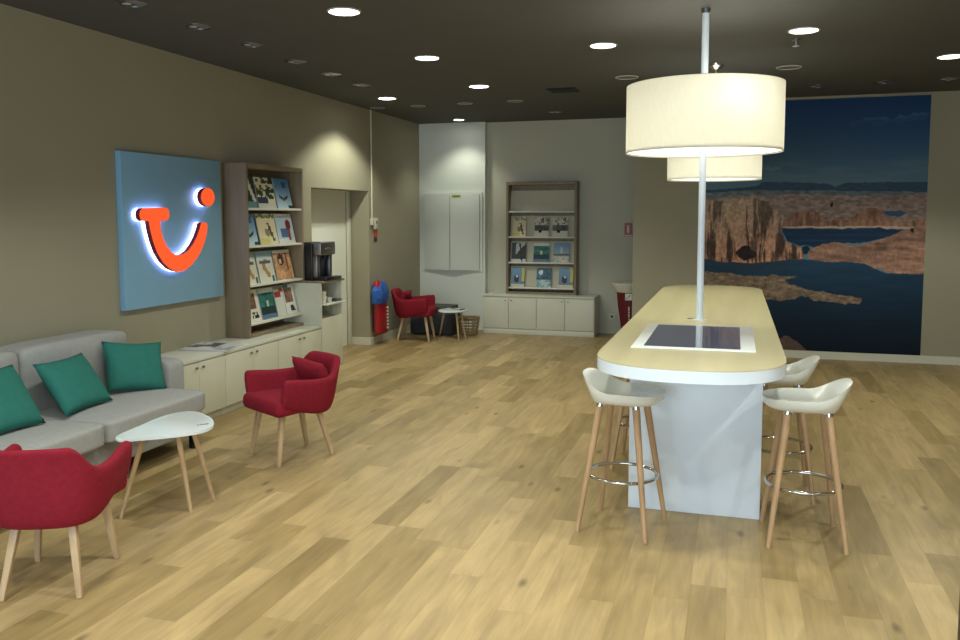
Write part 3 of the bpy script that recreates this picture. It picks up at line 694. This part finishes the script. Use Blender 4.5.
# dark storage box, basket
sb_ = thing('storage_box', 'dark grey storage box behind the far red armchair', 'box', (-4.12, 11.56, 0))
boxo('box_body', M['dark'], sb_, -.33, .30, -.22, .22, .012, .315, .015, 3)
boxo('box_lid', M['darklid'], sb_, -.30, .26, -.19, .21, .316, .41, .012, 3)
bk = thing('woven_basket', 'woven cane basket on floor beside the long back cabinet', 'basket', (-3.645, 11.58, 0))
bm = new()
n = 26
def sq(t, a):
    c, s = math.cos(t), math.sin(t); return (a * math.copysign(abs(c) ** .55, c), a * math.copysign(abs(s) ** .55, s))
for k in range(6):
    z = .012 + k * .042; a = .115 + .0029 * k * 2
    pts = [Vector((*sq(2 * PI * i / n, a + (.006 if (i + k) % 2 else -.004)), z)) for i in range(n)]
    for i in range(n): tube(bm, pts[i], pts[(i + 1) % n], .008, .008, 6)
for i in range(0, n, 2):
    tube(bm, (*sq(2 * PI * i / n, .115), .0), (*sq(2 * PI * i / n, .147), .235), .007, .007, 6)
link('basket_weave', bm, M['basket'], bk)
bm = new(); pts = [Vector((*sq(2 * PI * i / n, .147), .24)) for i in range(n)]
for i in range(n): tube(bm, pts[i], pts[(i + 1) % n], .012, .012, 8)
link('basket_rim', bm, M['basket'], bk)
bm = new(); box(bm, -.10, .10, -.10, .10, .004, .014); link('basket_floor', bm, M['basket'], bk)

# ------------------------------------------------------------------ armchairs
def smooth(a, b, x):
    t = max(0., min(1., (x - a) / (b - a))); return t * t * (3 - 2 * t)
def make_armchair(label, loc, rz, group):
    t = thing('armchair', label, 'armchair', loc, rz, group)
    # plan path of the wrap-around shell
    path = []
    A, Bk, YFt = .278, .295, .222
    for y in (YFt, YFt - .03, .13, .05): path.append((A - .012 * (y / .25) * 0, y))
    for k in range(0, 25):
        th = PI * k / 24
        c, s = math.cos(th), math.sin(th)
        path.append((A * math.copysign(abs(c) ** .72, c), -Bk * abs(s) ** .72))
    for y in (.05, .13, YFt - .03, YFt): path.append((-A, y))
    bm = new(); rings = []
    n = len(path)
    for i, (x, y) in enumerate(path):
        p0 = Vector(path[max(0, i - 1)]); p1 = Vector(path[min(n - 1, i + 1)])
        d = (p1 - p0).normalized(); nrm = Vector((d.y, -d.x))
        if nrm.dot(Vector((-x, -y + .02))) < 0: nrm = -nrm     # inward
        lift = (1 - smooth(.165, .262, abs(x))) if y < -.02 else 0.
        zt = .582 + .122 * lift + (.022 * smooth(-.05, .2, y)); zb = .055 * smooth(-.12, .2, y) - .03
        lean = .03 * lift
        prof = [(.085, .345 + zb), (.04, .362 + zb), (.008, .44), (-.012 - lean * .4, zt - .05), (-.01 - lean, zt - .008), (.014 - lean, zt + .004), (.044 - lean, zt - .008), (.052 - lean * .3, zt - .06), (.066, .44), (.085, .37 + zb)]
        rings.append([bm.verts.new((x + nrm.x * a, y + nrm.y * a, z)) for a, z in prof])
    m = len(rings[0])
    for a, b in zip(rings, rings[1:]):
        for j in range(m): bm.faces.new((a[j], a[(j + 1) % m], b[(j + 1) % m], b[j]))
    bm.faces.new(rings[0][::-1]); bm.faces.new(rings[-1])
    subsurf(link('shell', bm, M['red'], t, angle=180), 2)
    # seat with rounded front
    bm = new(); vs = box(bm, -.232, .232, -.19, .262, .345, .455, .04, 4)
    for v in bm.verts:
        if v.co.y > .19: v.co.x *= 1.08
        if v.co.y < 0: v.co.x *= 1 - .45 * (v.co.y / .19) ** 2
        if v.co.z > .43: v.co.z += .02 * max(0, 1 - (v.co.x / .25) ** 2) * max(0, 1 - ((v.co.y - .05) / .27) ** 2)
    link('seat', bm, M['red'], t, angle=180)
    for sx, sy in ((-1, 1), (1, 1), (-1, -1), (1, -1)):
        bm = new()
        tx, ty = sx * (.15 if sy > 0 else .115), (.165 if sy > 0 else -.135); bx, by = sx * (.19 if sy > 0 else .168), (.225 if sy > 0 else -.222)
        tube(bm, (bx, by, 0), (tx, ty, .36), .019, .028, square=True)
        bmesh.ops.bevel(bm, geom=bm.edges[:], offset=.006, segments=2, affect='EDGES', profile=.5)
        link('leg', bm, M['legwood'], t)
    return t
GA = 'red armchairs with pale wooden legs'
ch1 = make_armchair('red tub armchair facing the sofa side, between the low cabinets and counter', (-2.978, 5.285, 0), math.radians(150.4), GA)
ch1['label'] = 'red tub armchair in front of the low cabinets, with red cushion'
ch2 = copy_thing(ch1, (-3.0, 3.12, 0), math.radians(22.5), 'red tub armchair seen from behind, facing the grey sofa')
ch3 = copy_thing(ch1, (-4.165, 10.83, 0), math.radians(-82), 'red tub armchair far back beside the storage box and small white table')

def pillow_bm(w, h, t, n=14, pinch=.10):
    bm = new(); top = {}; bot = {}
    for j in range(n + 1):
        for i in range(n + 1):
            u = 2 * i / n - 1; v = 2 * j / n - 1
            x = u * w / 2 * (1 - pinch * (1 - v * v) * abs(u) ** 3 * .8 + 0); y = v * h / 2 * (1 - pinch * (1 - u * u) * abs(v) ** 3 * .8)
            z = t / 2 * (max(0, 1 - u ** 4) ** .5) * (max(0, 1 - v ** 4) ** .5) + .0
            z *= .8 + .2 * math.cos(u * 1.5) * math.cos(v * 1.5)
            top[i, j] = bm.verts.new((x, y, z))
            bot[i, j] = top[i, j] if (i in (0, n) or j in (0, n)) else bm.verts.new((x, y, -z))
    for j in range(n):
        for i in range(n):
            for d, fl in ((top, False), (bot, True)):
                q = [d[i, j], d[i + 1, j], d[i + 1, j + 1], d[i, j + 1]]
                bm.faces.new(q[::-1] if fl else q)
    return bm
def pillow_at(name, m, TL, TR, BR, BL, t, label, group, cat='cushion'):
    TL, TR, BR, BL = map(Vector, (TL, TR, BR, BL))
    c = (TL + TR + BR + BL) / 4
    u = ((TR - TL) + (BR - BL)) / 2; v = ((TL - BL) + (TR - BR)) / 2
    w, h = u.length, v.length; u.normalize(); v = (v - u * v.dot(u)).normalized(); nn = u.cross(v)
    bm = pillow_bm(w * .98, h * .98, t)
    o = link(name, bm, m, angle=180)
    mt = Matrix.Identity(4)
    for i in range(3): mt[i][0] = u[i]; mt[i][1] = v[i]; mt[i][2] = nn[i]; mt[i][3] = c[i]
    o.matrix_world = mt
    return tag(o, label, cat, group)
def chair_cushion(root, label, x=0., tilt=-.42, roll=.0):
    bm = pillow_bm(.40, .23, .11); o = link('seat_cushion', bm, M['red'], angle=180)
    lm = Matrix.Translation((x, -.15, .575)) @ Matrix.Rotation(PI / 2 + tilt, 4, 'X') @ Matrix.Rotation(roll, 4, 'Z')
    o.matrix_world = Matrix.Translation(root.location) @ Matrix.Rotation(root.rotation_euler.z, 4, 'Z') @ lm
    return tag(o, label, 'cushion', 'small red cushions on the armchairs')
chair_cushion(ch1, 'small red cushion on the armchair in front of the low cabinets', -.04, -.45, .05)
chair_cushion(ch3, 'small red cushion on the far armchair beside the storage box', 0, -.4, 0)

# ------------------------------------------------------------------ sofa
YS0, YSR = 2.95, 5.44
sf = thing('sofa', 'light grey three-seat fabric sofa with green cushions along the left wall', 'sofa', (XL, 4.2, 0))
sf['label'] = 'light grey two-cushion fabric sofa against the wall beneath the sign'
def soft(name, x0, x1, y0, y1, z0, z1, r, parent, puff=0., m=None):
    bm = new(); box(bm, x0, x1, y0, y1, z0, z1, 0)
    bmesh.ops.subdivide_edges(bm, edges=bm.edges[:], cuts=7, use_grid_fill=True)
    cx, cy, cz = (x0 + x1) / 2, (y0 + y1) / 2, (z0 + z1) / 2; hx, hy, hz = (x1 - x0) / 2, (y1 - y0) / 2, (z1 - z0) / 2
    for v in bm.verts:
        p = v.co - Vector((cx, cy, cz))
        q = Vector((max(-hx + r, min(hx - r, p.x)), max(-hy + r, min(hy - r, p.y)), max(-hz + r, min(hz - r, p.z))))
        dlt = p - q
        if dlt.length > 1e-6: p = q + dlt.normalized() * min(r, dlt.length) if dlt.length > r else p
        if puff:
            fx, fy, fz = p.x / hx, p.y / hy, p.z / hz
            if puff == 'z' : pass
            else:
                p.z += puff * math.copysign(1, fz) * max(0, 1 - fx * fx) * max(0, 1 - fy * fy) * (abs(fz) > .5)
        v.co = p + Vector((cx, cy, cz))
    o = link(name, bm, m or M['sofa'], parent, angle=180); subsurf(o, 1); return o
soft('sofa_base', .03, .84, -1.20, 1.2, .11, .30, .03, sf)
soft('seat_cushion', .22, .97, -1.02, -.003, .30, .455, .03, sf, .012)
soft('seat_cushion', .22, .97, .003, 1.025, .30, .455, .03, sf, .012)
soft('back_cushion', .03, .33, -1.02, -.004, .40, .875, .045, sf)
soft('back_cushion', .03, .33, .004, .99, .40, .875, .045, sf)
soft('armrest', .03, .62, 1.025, 1.24, .14, .635, .035, sf)
soft('armrest', .03, .62, -1.24, -1.025, .14, .635, .035, sf)
for x in (.12, .8):
    for y in (-1.1, 1.05):
        bm = new(); box(bm, x - .022, x + .022, y - .022, y + .022, 0, .115, .004); link('foot', bm, M['black'], sf)
GP = 'green cushions on the grey sofa'
pillow_at('green_cushion', M['green'], (-4.25, 4.89, .835), (-4.02, 5.24, .775), (-3.93, 5.18, .44), (-4.10, 4.73, .485), .13, 'dark green square cushion leaning in the corner by the sofa arm', GP)
pillow_at('green_cushion', M['green'], (-4.15, 4.197, .79), (-4.18, 4.66, .787), (-3.95, 4.60, .478), (-3.92, 4.14, .465), .13, 'green cushion tilted against the middle of the sofa back', GP)
pillow_at('green_cushion', M['green'], (-4.15, 3.58, .83), (-4.15, 4.029, .812), (-3.92, 4.02, .47), (-3.9, 3.55, .47), .13, 'green cushion partly cut off by the picture edge, nearest the rear-view armchair', GP)

# ------------------------------------------------------------------ teardrop tables
CT = [(-3.257, 3.823), (-3.281, 3.883), (-3.293, 3.973), (-3.305, 4.09), (-3.329, 4.303), (-3.298, 4.457), (-3.251, 4.493), (-3.19, 4.489), (-3.036, 4.391), (-2.94, 4.288), (-2.895, 4.214), (-2.88, 4.133), (-2.905, 4.054), (-2.975, 3.969), (-3.075, 3.884), (-3.177, 3.814), (-3.21, 3.791)]
OX, OY = -3.08, 4.12
ct = thing('side_table', 'white teardrop topped coffee table with pale legs in front of the sofa', 'coffee table', (OX, OY, 0), 0, 'white teardrop tables')
bm = new(); prism(bm, catmull([(a - OX, b - OY) for a, b in CT], 3), 'z', .464, .48, 0, .004); link('table_top', bm, M['ctop'], ct)
for b, tp in (((-3.284, 3.877), (-3.15, 3.92)), ((-2.963, 4.076), (-3.0, 4.03)), ((-2.958, 4.295), (-2.97, 4.13))):
    bm = new(); tube(bm, (b[0] - OX, b[1] - OY, 0), (tp[0] - OX, tp[1] - OY, .465), .0105, .0165, 14); link('leg', bm, M['legwood'], ct)
bm = new()
for k in range(4): box(bm, .09 + .012 * k, .099 + .012 * k, .07 + .012 * k, .085 + .014 * k, .4802, .4812)
link('printed_mark', bm, M['ink'], ct)['label'] = 'small dark printed mark'
st = thing('side_table', 'small white table with magazine, beside the far red armchair', 'coffee table', (-3.75, 11.12, 0), 0, 'white teardrop tables')
c3 = [(a * .55, b * .72) for a, b in [(math.cos(t) * (.36 + .06 * math.cos(t)), math.sin(t) * .34) for t in np.linspace(0, 2 * PI, 29)[:-1]]]
bm = new(); prism(bm, c3, 'z', .382, .40, 0, .004); link('table_top', bm, M['ctop'], st)
for b, tp in (((.15, -.12), (.10, -.07)), ((-.24, .20), (-.13, .10)), ((.2, .03), (.13, .04))):
    bm = new(); tube(bm, (b[0], b[1], 0), (tp[0], tp[1], .383), .011, .017, 12); link('leg', bm, M['legwood'], st)
pages('magazine', [(-3.86, 11.0), (-3.66, 10.99), (-3.63, 11.20), (-3.83, 11.24)], .4005, .012, 'open white magazine lying on the small far table', 'magazine')
bm = new(); tube(bm, (-3.60, 11.06, .408), (-3.575, 11.2, .408), .008, .007, 10); o = link('pen', bm, M['black']); tag(o, 'black pen lying beside the magazine on the small far table', 'pen')

# ------------------------------------------------------------------ counter table
ZT, TH = .98, .063
TX, T0, T1 = -.21, 4.52, 8.60
ht = .471
tb = thing('counter_table', 'long bar height counter with pale wood top and white base', 'table', (TX, 6.5, 0))
pts = []
def arc(y, s, n=24, b=.49):
    out = []
    for k in range(n + 1):
        a = PI * k / n; c = math.cos(a); sn = math.sin(a)
        out.append((ht * math.copysign(abs(c) ** .8, c), y + s * b * abs(sn) ** .8))
    return out
top = arc(T1 - 6.5, 1) + arc(T0 - 6.5, -1)[::-1]
bm = new(); prism(bm, top, 'z', ZT - .004, ZT); link('table_top', bm, M['tabletop'], tb, smooth=False)
bm = new(); prism(bm, top, 'z', ZT - TH, ZT - .0041); link('table_rim', bm, M['tablewhite'], tb)
for y0, y1 in ((4.89, 5.16), (7.88, 8.15)): boxo('table_base', M['tablewhite'], tb, -.562 - TX, .168 - TX, y0 - 6.5, y1 - 6.5, 0, ZT - TH - .0005, .004)
# touch screen, lying in the top
ts = thing('touch_screen', 'large black touch screen with white bezel set in the counter top', 'screen', (-.205, 5.168, ZT + .0005))
bm = new(); box(bm, -.326, .326, -.525, .525, 0, .006, .002); link('bezel', bm, M['glasswhite'], ts)
bm = new(); box(bm, -.262, .247, -.468, .475, .0062, .0072); link('display_glass', bm, M['screen'], ts)
lathe_thing('cable_grommet', 'small dark cable grommet beside the lamp pole on the counter', 'grommet', [(.02, 0), (.02, .004), (.012, .005), (.001, .005)], M['steel'], (-.285, 6.08, ZT + .0005))

# lamps
def shade_parts(t, R, z0, z1, seg=72):
    bm = new(); th = .003
    lathe(bm, [(R, z0), (R, z1)], seg=seg, cap=False); link('lamp_shade', bm, M['shade'], t)
    bm = new()
    for z in (z0, z1 - .004): lathe(bm, [(R - .0045, z), (R - .0005, z), (R - .0005, z + .004), (R - .0045, z + .004), (R - .0045, z)], seg=seg, cap=False)
    link('shade_hoop', bm, M['ring'], t)
    bm = new(); lathe(bm, [(.03, z0 + .012), (R - .006, z0 + .012)], seg=seg, cap=False); link('lamp_diffuser', bm, M['diffuser'], t)
l1 = thing('pole_lamp', 'big cream drum lamp on white pole rising from the counter', 'lamp', (-.220, 6.0, ZT))
shade_parts(l1, .515, 2.122 - ZT, 2.57 - ZT)
bm = new(); tube(bm, (0, 0, .001), (0, 0, H - ZT - .005), .023, .023, 20); link('pole', bm, M['tablewhite'], l1)
bm = new(); lathe(bm, [(.045, .0), (.045, .006), (.024, .008)], seg=24); link('pole_foot', bm, M['tablewhite'], l1)
bm = new(); tube(bm, (0, 0, 3.045 - ZT), (0, 0, H - ZT - .001), .030, .030, 20); link('ceiling_sleeve', bm, M['steel'], l1)
bm = new()
for k in range(3):
    a = 2 * PI * k / 3; tube(bm, (.022 * math.cos(a), .022 * math.sin(a), 2.55 - ZT), (.513 * math.cos(a), .513 * math.sin(a), 2.563 - ZT), .004, .004, 8)
link('shade_spider', bm, M['steel'], l1)
bm = new(); lathe(bm, [(.001, 0), (.035, .01), (.05, .05), (.035, .09), (.02, .11)], c=(.145, -.16, 2.38 - ZT), seg=20); link('bulb', bm, M['ledon'], l1)
l2 = thing('pendant_lamp', 'smaller cream drum pendant hanging over far end of the counter', 'lamp', (-.2, 8.19, H))
shade_parts(l2, .42, 2.026 - H, 2.37 - H)
bm = new(); lathe(bm, [(.07, -.001), (.068, -.02), (.03, -.05), (.01, -.06)], seg=28); link('ceiling_rose', bm, M['chrome'], l2)
bm = new(); tube(bm, (0, 0, -.06), (0, 0, 2.05 - H), .005, .005, 8); link('cord', bm, M['white'], l2)
bm = new(); lathe(bm, [(.001, 0), (.035, .01), (.05, .05), (.035, .09), (.02, .11)], c=(0.05, 0, 2.2 - H), seg=20); link('bulb', bm, M['ledon'], l2)

# ------------------------------------------------------------------ bar stools (flare towards local -X)
def make_stool(label, loc, rz):
    t = thing('bar_stool', label, 'bar stool', loc, rz, 'white bar stools around the counter')
    bm = new(); nr, ns = 9, 40
    a_, b_ = .217, .18
    def zt(s, q):
        z = .752
        if s < 0: z += .104 * smooth(.15, 1.05, -s) * (1 - .25 * q * q)
        else: z += .004 * s ** 2
        return z + .012 * q * q - .012 * (1 - s * s) * (1 - q * q)
    def pt(r, ph):
        c, s = math.cos(ph), math.sin(ph)
        p = 2.7
        k = 1 / ((abs(c) ** p + abs(s) ** p) ** (1 / p))
        return r * k * c, r * k * s
    rt, rb = [], []
    for i in range(1, nr + 1):
        r = i / nr; A, B = [], []
        for j in range(ns):
            s, q = pt(r, 2 * PI * j / ns)
            wid = 1 - .05 * smooth(.2, 1, -s)
            x, y = s * a_, q * b_ * wid
            z = zt(s, q); A.append(bm.verts.new((x, y, z)))
            if i < nr:
                eth = .05 if s > -.2 else .05 - .022 * smooth(.2, 1., -s)
                dz = eth + (.066 - eth) * (1 - r ** 2) + (.104 * smooth(.15, 1.05, -s) * (1 - smooth(.55, .98, -s)) if s < 0 else 0)
                B.append(bm.verts.new((x * .96, y * .96, z - dz)))
        rt.append(A); rb.append(B) if B else None
    edge = []
    for v in rt[-1]: edge.append(bm.verts.new((v.co.x * .985, v.co.y * .985, v.co.z - (.034 - .012 * smooth(.2, 1., -v.co.x / a_)))))
    rb.append(edge)
    for R_ in (rt, rb):
        c = bm.verts.new((0, 0, sum(v.co.z for v in R_[0]) / ns))
        for j in range(ns): bm.faces.new((c, R_[0][j], R_[0][(j + 1) % ns]))
        for r0, r1 in zip(R_, R_[1:]):
            for j in range(ns): bm.faces.new((r0[j], r1[j], r1[(j + 1) % ns], r0[(j + 1) % ns]))
    for j in range(ns): bm.faces.new((rt[-1][j], edge[j], edge[(j + 1) % ns], rt[-1][(j + 1) % ns]))
    for sx in (-1, 1):
        for sy in (-1, 1): tube(bm, (sx * .098, sy * .095, .69), (sx * .086, sy * .080, .733), .025, .058, 18)
    link('seat', bm, M['plastic'], t, angle=60)
    for sx in (-1, 1):
        for sy in (-1, 1):
            bm = new(); tube(bm, (sx * .187, sy * .20, .0), (sx * .099, sy * .097, .688), .0125, .0205, 18)
            lg = link('leg', bm, M['stoolwood'], t)
            bm = new(); tube(bm, (sx * .1005, sy * .0985, .678), (sx * .098, sy * .096, .697), .0212, .0205, 18); link('ferrule', bm, M['chrome'], lg)
    bm = new(); torus(bm, (0, 0, .295), .188, .0095, 56, 10); link('foot_ring', bm, M['chrome'], t)
    return t
s1 = make_stool('white bar stool nearest the sofa side at the near end of the counter', (-.559, 4.583, 0), math.radians(-10))
s1['label'] = 'white bar stool at near end of counter, on the red armchair side'
s2 = copy_thing(s1, (.375, 4.69, 0), math.radians(183), 'white bar stool at near end of counter, on the mural side')
s3 = copy_thing(s1, (-.56, 5.79, 0), math.radians(-4), 'white bar stool mostly hidden behind the stool on the armchair side')
s4 = copy_thing(s1, (.285, 5.43, 0), math.radians(182), 'white bar stool tucked behind the near stool on the mural side')

# ------------------------------------------------------------------ ceiling fittings
ON = [(-2.552, 5.335), (-2.602, 7.087), (-2.64, 8.785), (-1.057, 7.009), (.456, 6.907), (-3.93, 9.337), (1.757, 8.406), (-3.819, 11.711)]
ONL = ['lit round downlight at the near end of the ceiling row over the armchairs', 'lit round downlight, second along the ceiling row over the floor', 'lit round downlight, third along the ceiling row toward the back wall', 'lit round downlight between the drum lamp and the sofa side', 'lit round downlight on the mural side of the drum lamp, above smoke head', 'lit round downlight close to the sofa wall by the alcove', 'lit round downlight at the picture edge in front of the mural', 'small lit downlight just in front of the electrical cupboard wall']
ONL[0] = 'lit round downlight nearest the camera, ahead of the silver spotlights'
proto = None
def downlight(loc, label, on, r=.115):
    t = thing('ceiling_downlight', label, 'ceiling light', (loc[0], loc[1], H), 0, 'lit ceiling downlights' if on else 'unlit ceiling downlights')
    bm = new(); lathe(bm, [(r - .014, -.001), (r, -.001), (r, -.006), (r - .012, -.010), (r - .014, -.004)], seg=40, cap=False); link('trim_ring', bm, M['ring'], t)
    bm = new(); lathe(bm, [(.001, -.004), (r - .014, -.004)], seg=40, cap=False); link('light_diffuser', bm, M['ledon'] if on else M['ledoff'], t)
    return t
for i, (p, lb) in enumerate(zip(ON, ONL)): downlight(p, lb, True, .115 if i < 7 else .09)
OFF = [((-1.066, 8.674), 'unlit round ceiling light just left of the drum lampshade'), ((.444, 8.56), 'unlit round ceiling light just right of the drum lampshade')]
for p, lb in OFF: downlight(p, lb, False)
def spot(loc, label, r=.10, group='silver recessed spotlights', flat=False, rz=0.):
    t = thing('ceiling_spotlight', label, 'ceiling spotlight', (loc[0], loc[1], H), rz, group)
    bm = new(); lathe(bm, [(r - .008, -.001), (r, -.001), (r, -.004), (r - .008, -.006), (r - .008, -.001)], seg=36, cap=False); link('trim_ring', bm, M['steel'] if not flat else M['ring'], t)
    if flat:
        bm = new(); lathe(bm, [(.001, -.002), (r - .008, -.002)], seg=36, cap=False); link('light_diffuser', bm, M['ledoff'], t); return t
    bm = new(); lathe(bm, [(.001, -.0012), (r - .008, -.0012)], seg=36, cap=False); link('recess', bm, M['black'], t)
    bm = new()
    for x0, x1 in ((.08, .20), (.30, .40), (.52, .66), (.78, .84)):      # bright facets on one side of the reflector
        h_ = math.sqrt(max(.05, 1 - x1 * x1)) * r * .8
        box(bm, x0 * r, x1 * r, -h_, h_, -.0036, -.002)
    lathe(bm, [(.001, -.002), (r * .30, -.002), (r * .26, -.006), (.012, -.007)], c=(-r * .42, 0, 0), seg=18)
    link('reflector', bm, M['reflector'], t); return t
SP = [(-3.764, 4.725), (-3.76, 5.427), (-3.748, 6.13), (-3.785, 6.908), (-3.785, 7.615), (-3.79, 8.341)]
ORD = ['nearest the camera', 'second from the camera', 'third from the camera', 'fourth from the camera', 'fifth from the camera', 'last before the lit downlight']
for i, (p, od) in enumerate(zip(SP, ORD)): spot(p, 'silver ceiling spotlight in the row along the sofa wall, ' + od)
for i, (p, od) in enumerate(zip([(-4.40, 10.139), (-3.843, 10.127), (-3.21, 10.083), (-2.568, 10.051)], ['closest to the sofa wall', 'second from the sofa wall', 'third from the sofa wall', 'furthest from the sofa wall'])):
    spot(p, 'unlit flat ceiling spot near the back wall, ' + od, .095, 'unlit flat ceiling spots near the back wall', True)
spot((-2.329, 11.269), 'silver recessed spotlight right above the back bookcase', .09)
for p, od in zip([(.811, 9.896), (1.441, 9.813), (2.03, 9.78)], ['beside the drum lampshade', 'above the middle of the mural', 'above the wall right of the mural']): spot(p, 'silver recessed spotlight in the row before the mural, ' + od)
bm = new(); box(bm, -.16, .16, -.16, .16, -.006, -.001)
for k in range(9): box(bm, -.15, .15, -.146 + k * .034, -.13 + k * .034, -.011, -.006)
o = link('ceiling_vent', bm, M['postdark']); o.location = (-1.844, 9.344, H); tag(o, 'dark square slatted vent in the ceiling', 'vent')
sd_ = thing('smoke_detector', 'small round sprinkler head on ceiling below the mural side downlight', 'smoke detector', (.421, 7.235, H))
bm = new(); lathe(bm, [(.03, -.001), (.03, -.01), (.012, -.014), (.01, -.05), (.001, -.052)], seg=20); link('detector_base', bm, M['steel'], sd_)
bm = new(); lathe(bm, [(.001, -.053), (.025, -.053), (.025, -.058), (.001, -.06)], seg=20); link('detector_plate', bm, M['ring'], sd_)

# ------------------------------------------------------------------ lights
def light(name, kind, loc, power, col=(1, 1, 1), size=.1, rot=None, **kw):
    l = bpy.data.lights.new(name, kind); l.energy = power; l.color = col
    if kind in ('POINT', 'SPOT'): l.shadow_soft_size = size
    if kind == 'AREA': l.size = size
    for k, v in kw.items(): setattr(l, k, v)
    o = bpy.data.objects.new(name, l); C.objects.link(o); o.location = loc
    if rot: o.rotation_euler = rot
    return o
WARM = (.97, 1., .83)
P_DOWN = 62
for i, (x, y) in enumerate(ON):
    pw = P_DOWN * (.9, 1., 1.3, 1., 1., 2.0, 2.3, .55)[i]
    light('downlight_lamp', 'SPOT', (x, y, H - .03), pw, WARM, .09, spot_size=math.radians(128 if i != 7 else 108), spot_blend=.35 if i != 7 else .6)
for x in (-2.55, -1.0, .5, 1.9):          # the same rows of downlights carry on over the viewer's head
    for y in (3.5, 1.75, 0.):
        light('downlight_lamp', 'SPOT', (x, y, H - .03), P_DOWN * 1.5, (.98, 1., .88), .09, spot_size=math.radians(128), spot_blend=.35)
light('drum_lamp_bulb', 'POINT', (-.07, 5.70, 2.475), 3.2, (1, .98, .83), .05)
light('drum_lamp_bulb', 'POINT', (-.26, 6.15, 2.36), 5., (1, .98, .83), .05)
light('pendant_bulb', 'POINT', (-.15, 8.19, 2.22), 6, (1, .98, .83), .05)
light('shopfront_daylight', 'AREA', (-1.2, YF + .1, 1.5), 250, (.66, .85, 1.), 1., rot=(math.radians(90), 0, 0), shape='RECTANGLE', size_y=2.4)
bpy.data.lights['shopfront_daylight'].size = 5.5

w = bpy.data.worlds.new('world'); SC.world = w; w.use_nodes = True
w.node_tree.nodes['Background'].inputs[0].default_value = (.80, .86, .92, 1)
w.node_tree.nodes['Background'].inputs[1].default_value = .25
SC.view_settings.view_transform = 'Standard'
SC.view_settings.look = 'None'
SC.view_settings.exposure = 0.
SC.cycles.max_bounces = 8
SC.cycles.use_denoising = True
SC.cycles.sample_clamp_indirect = 6.
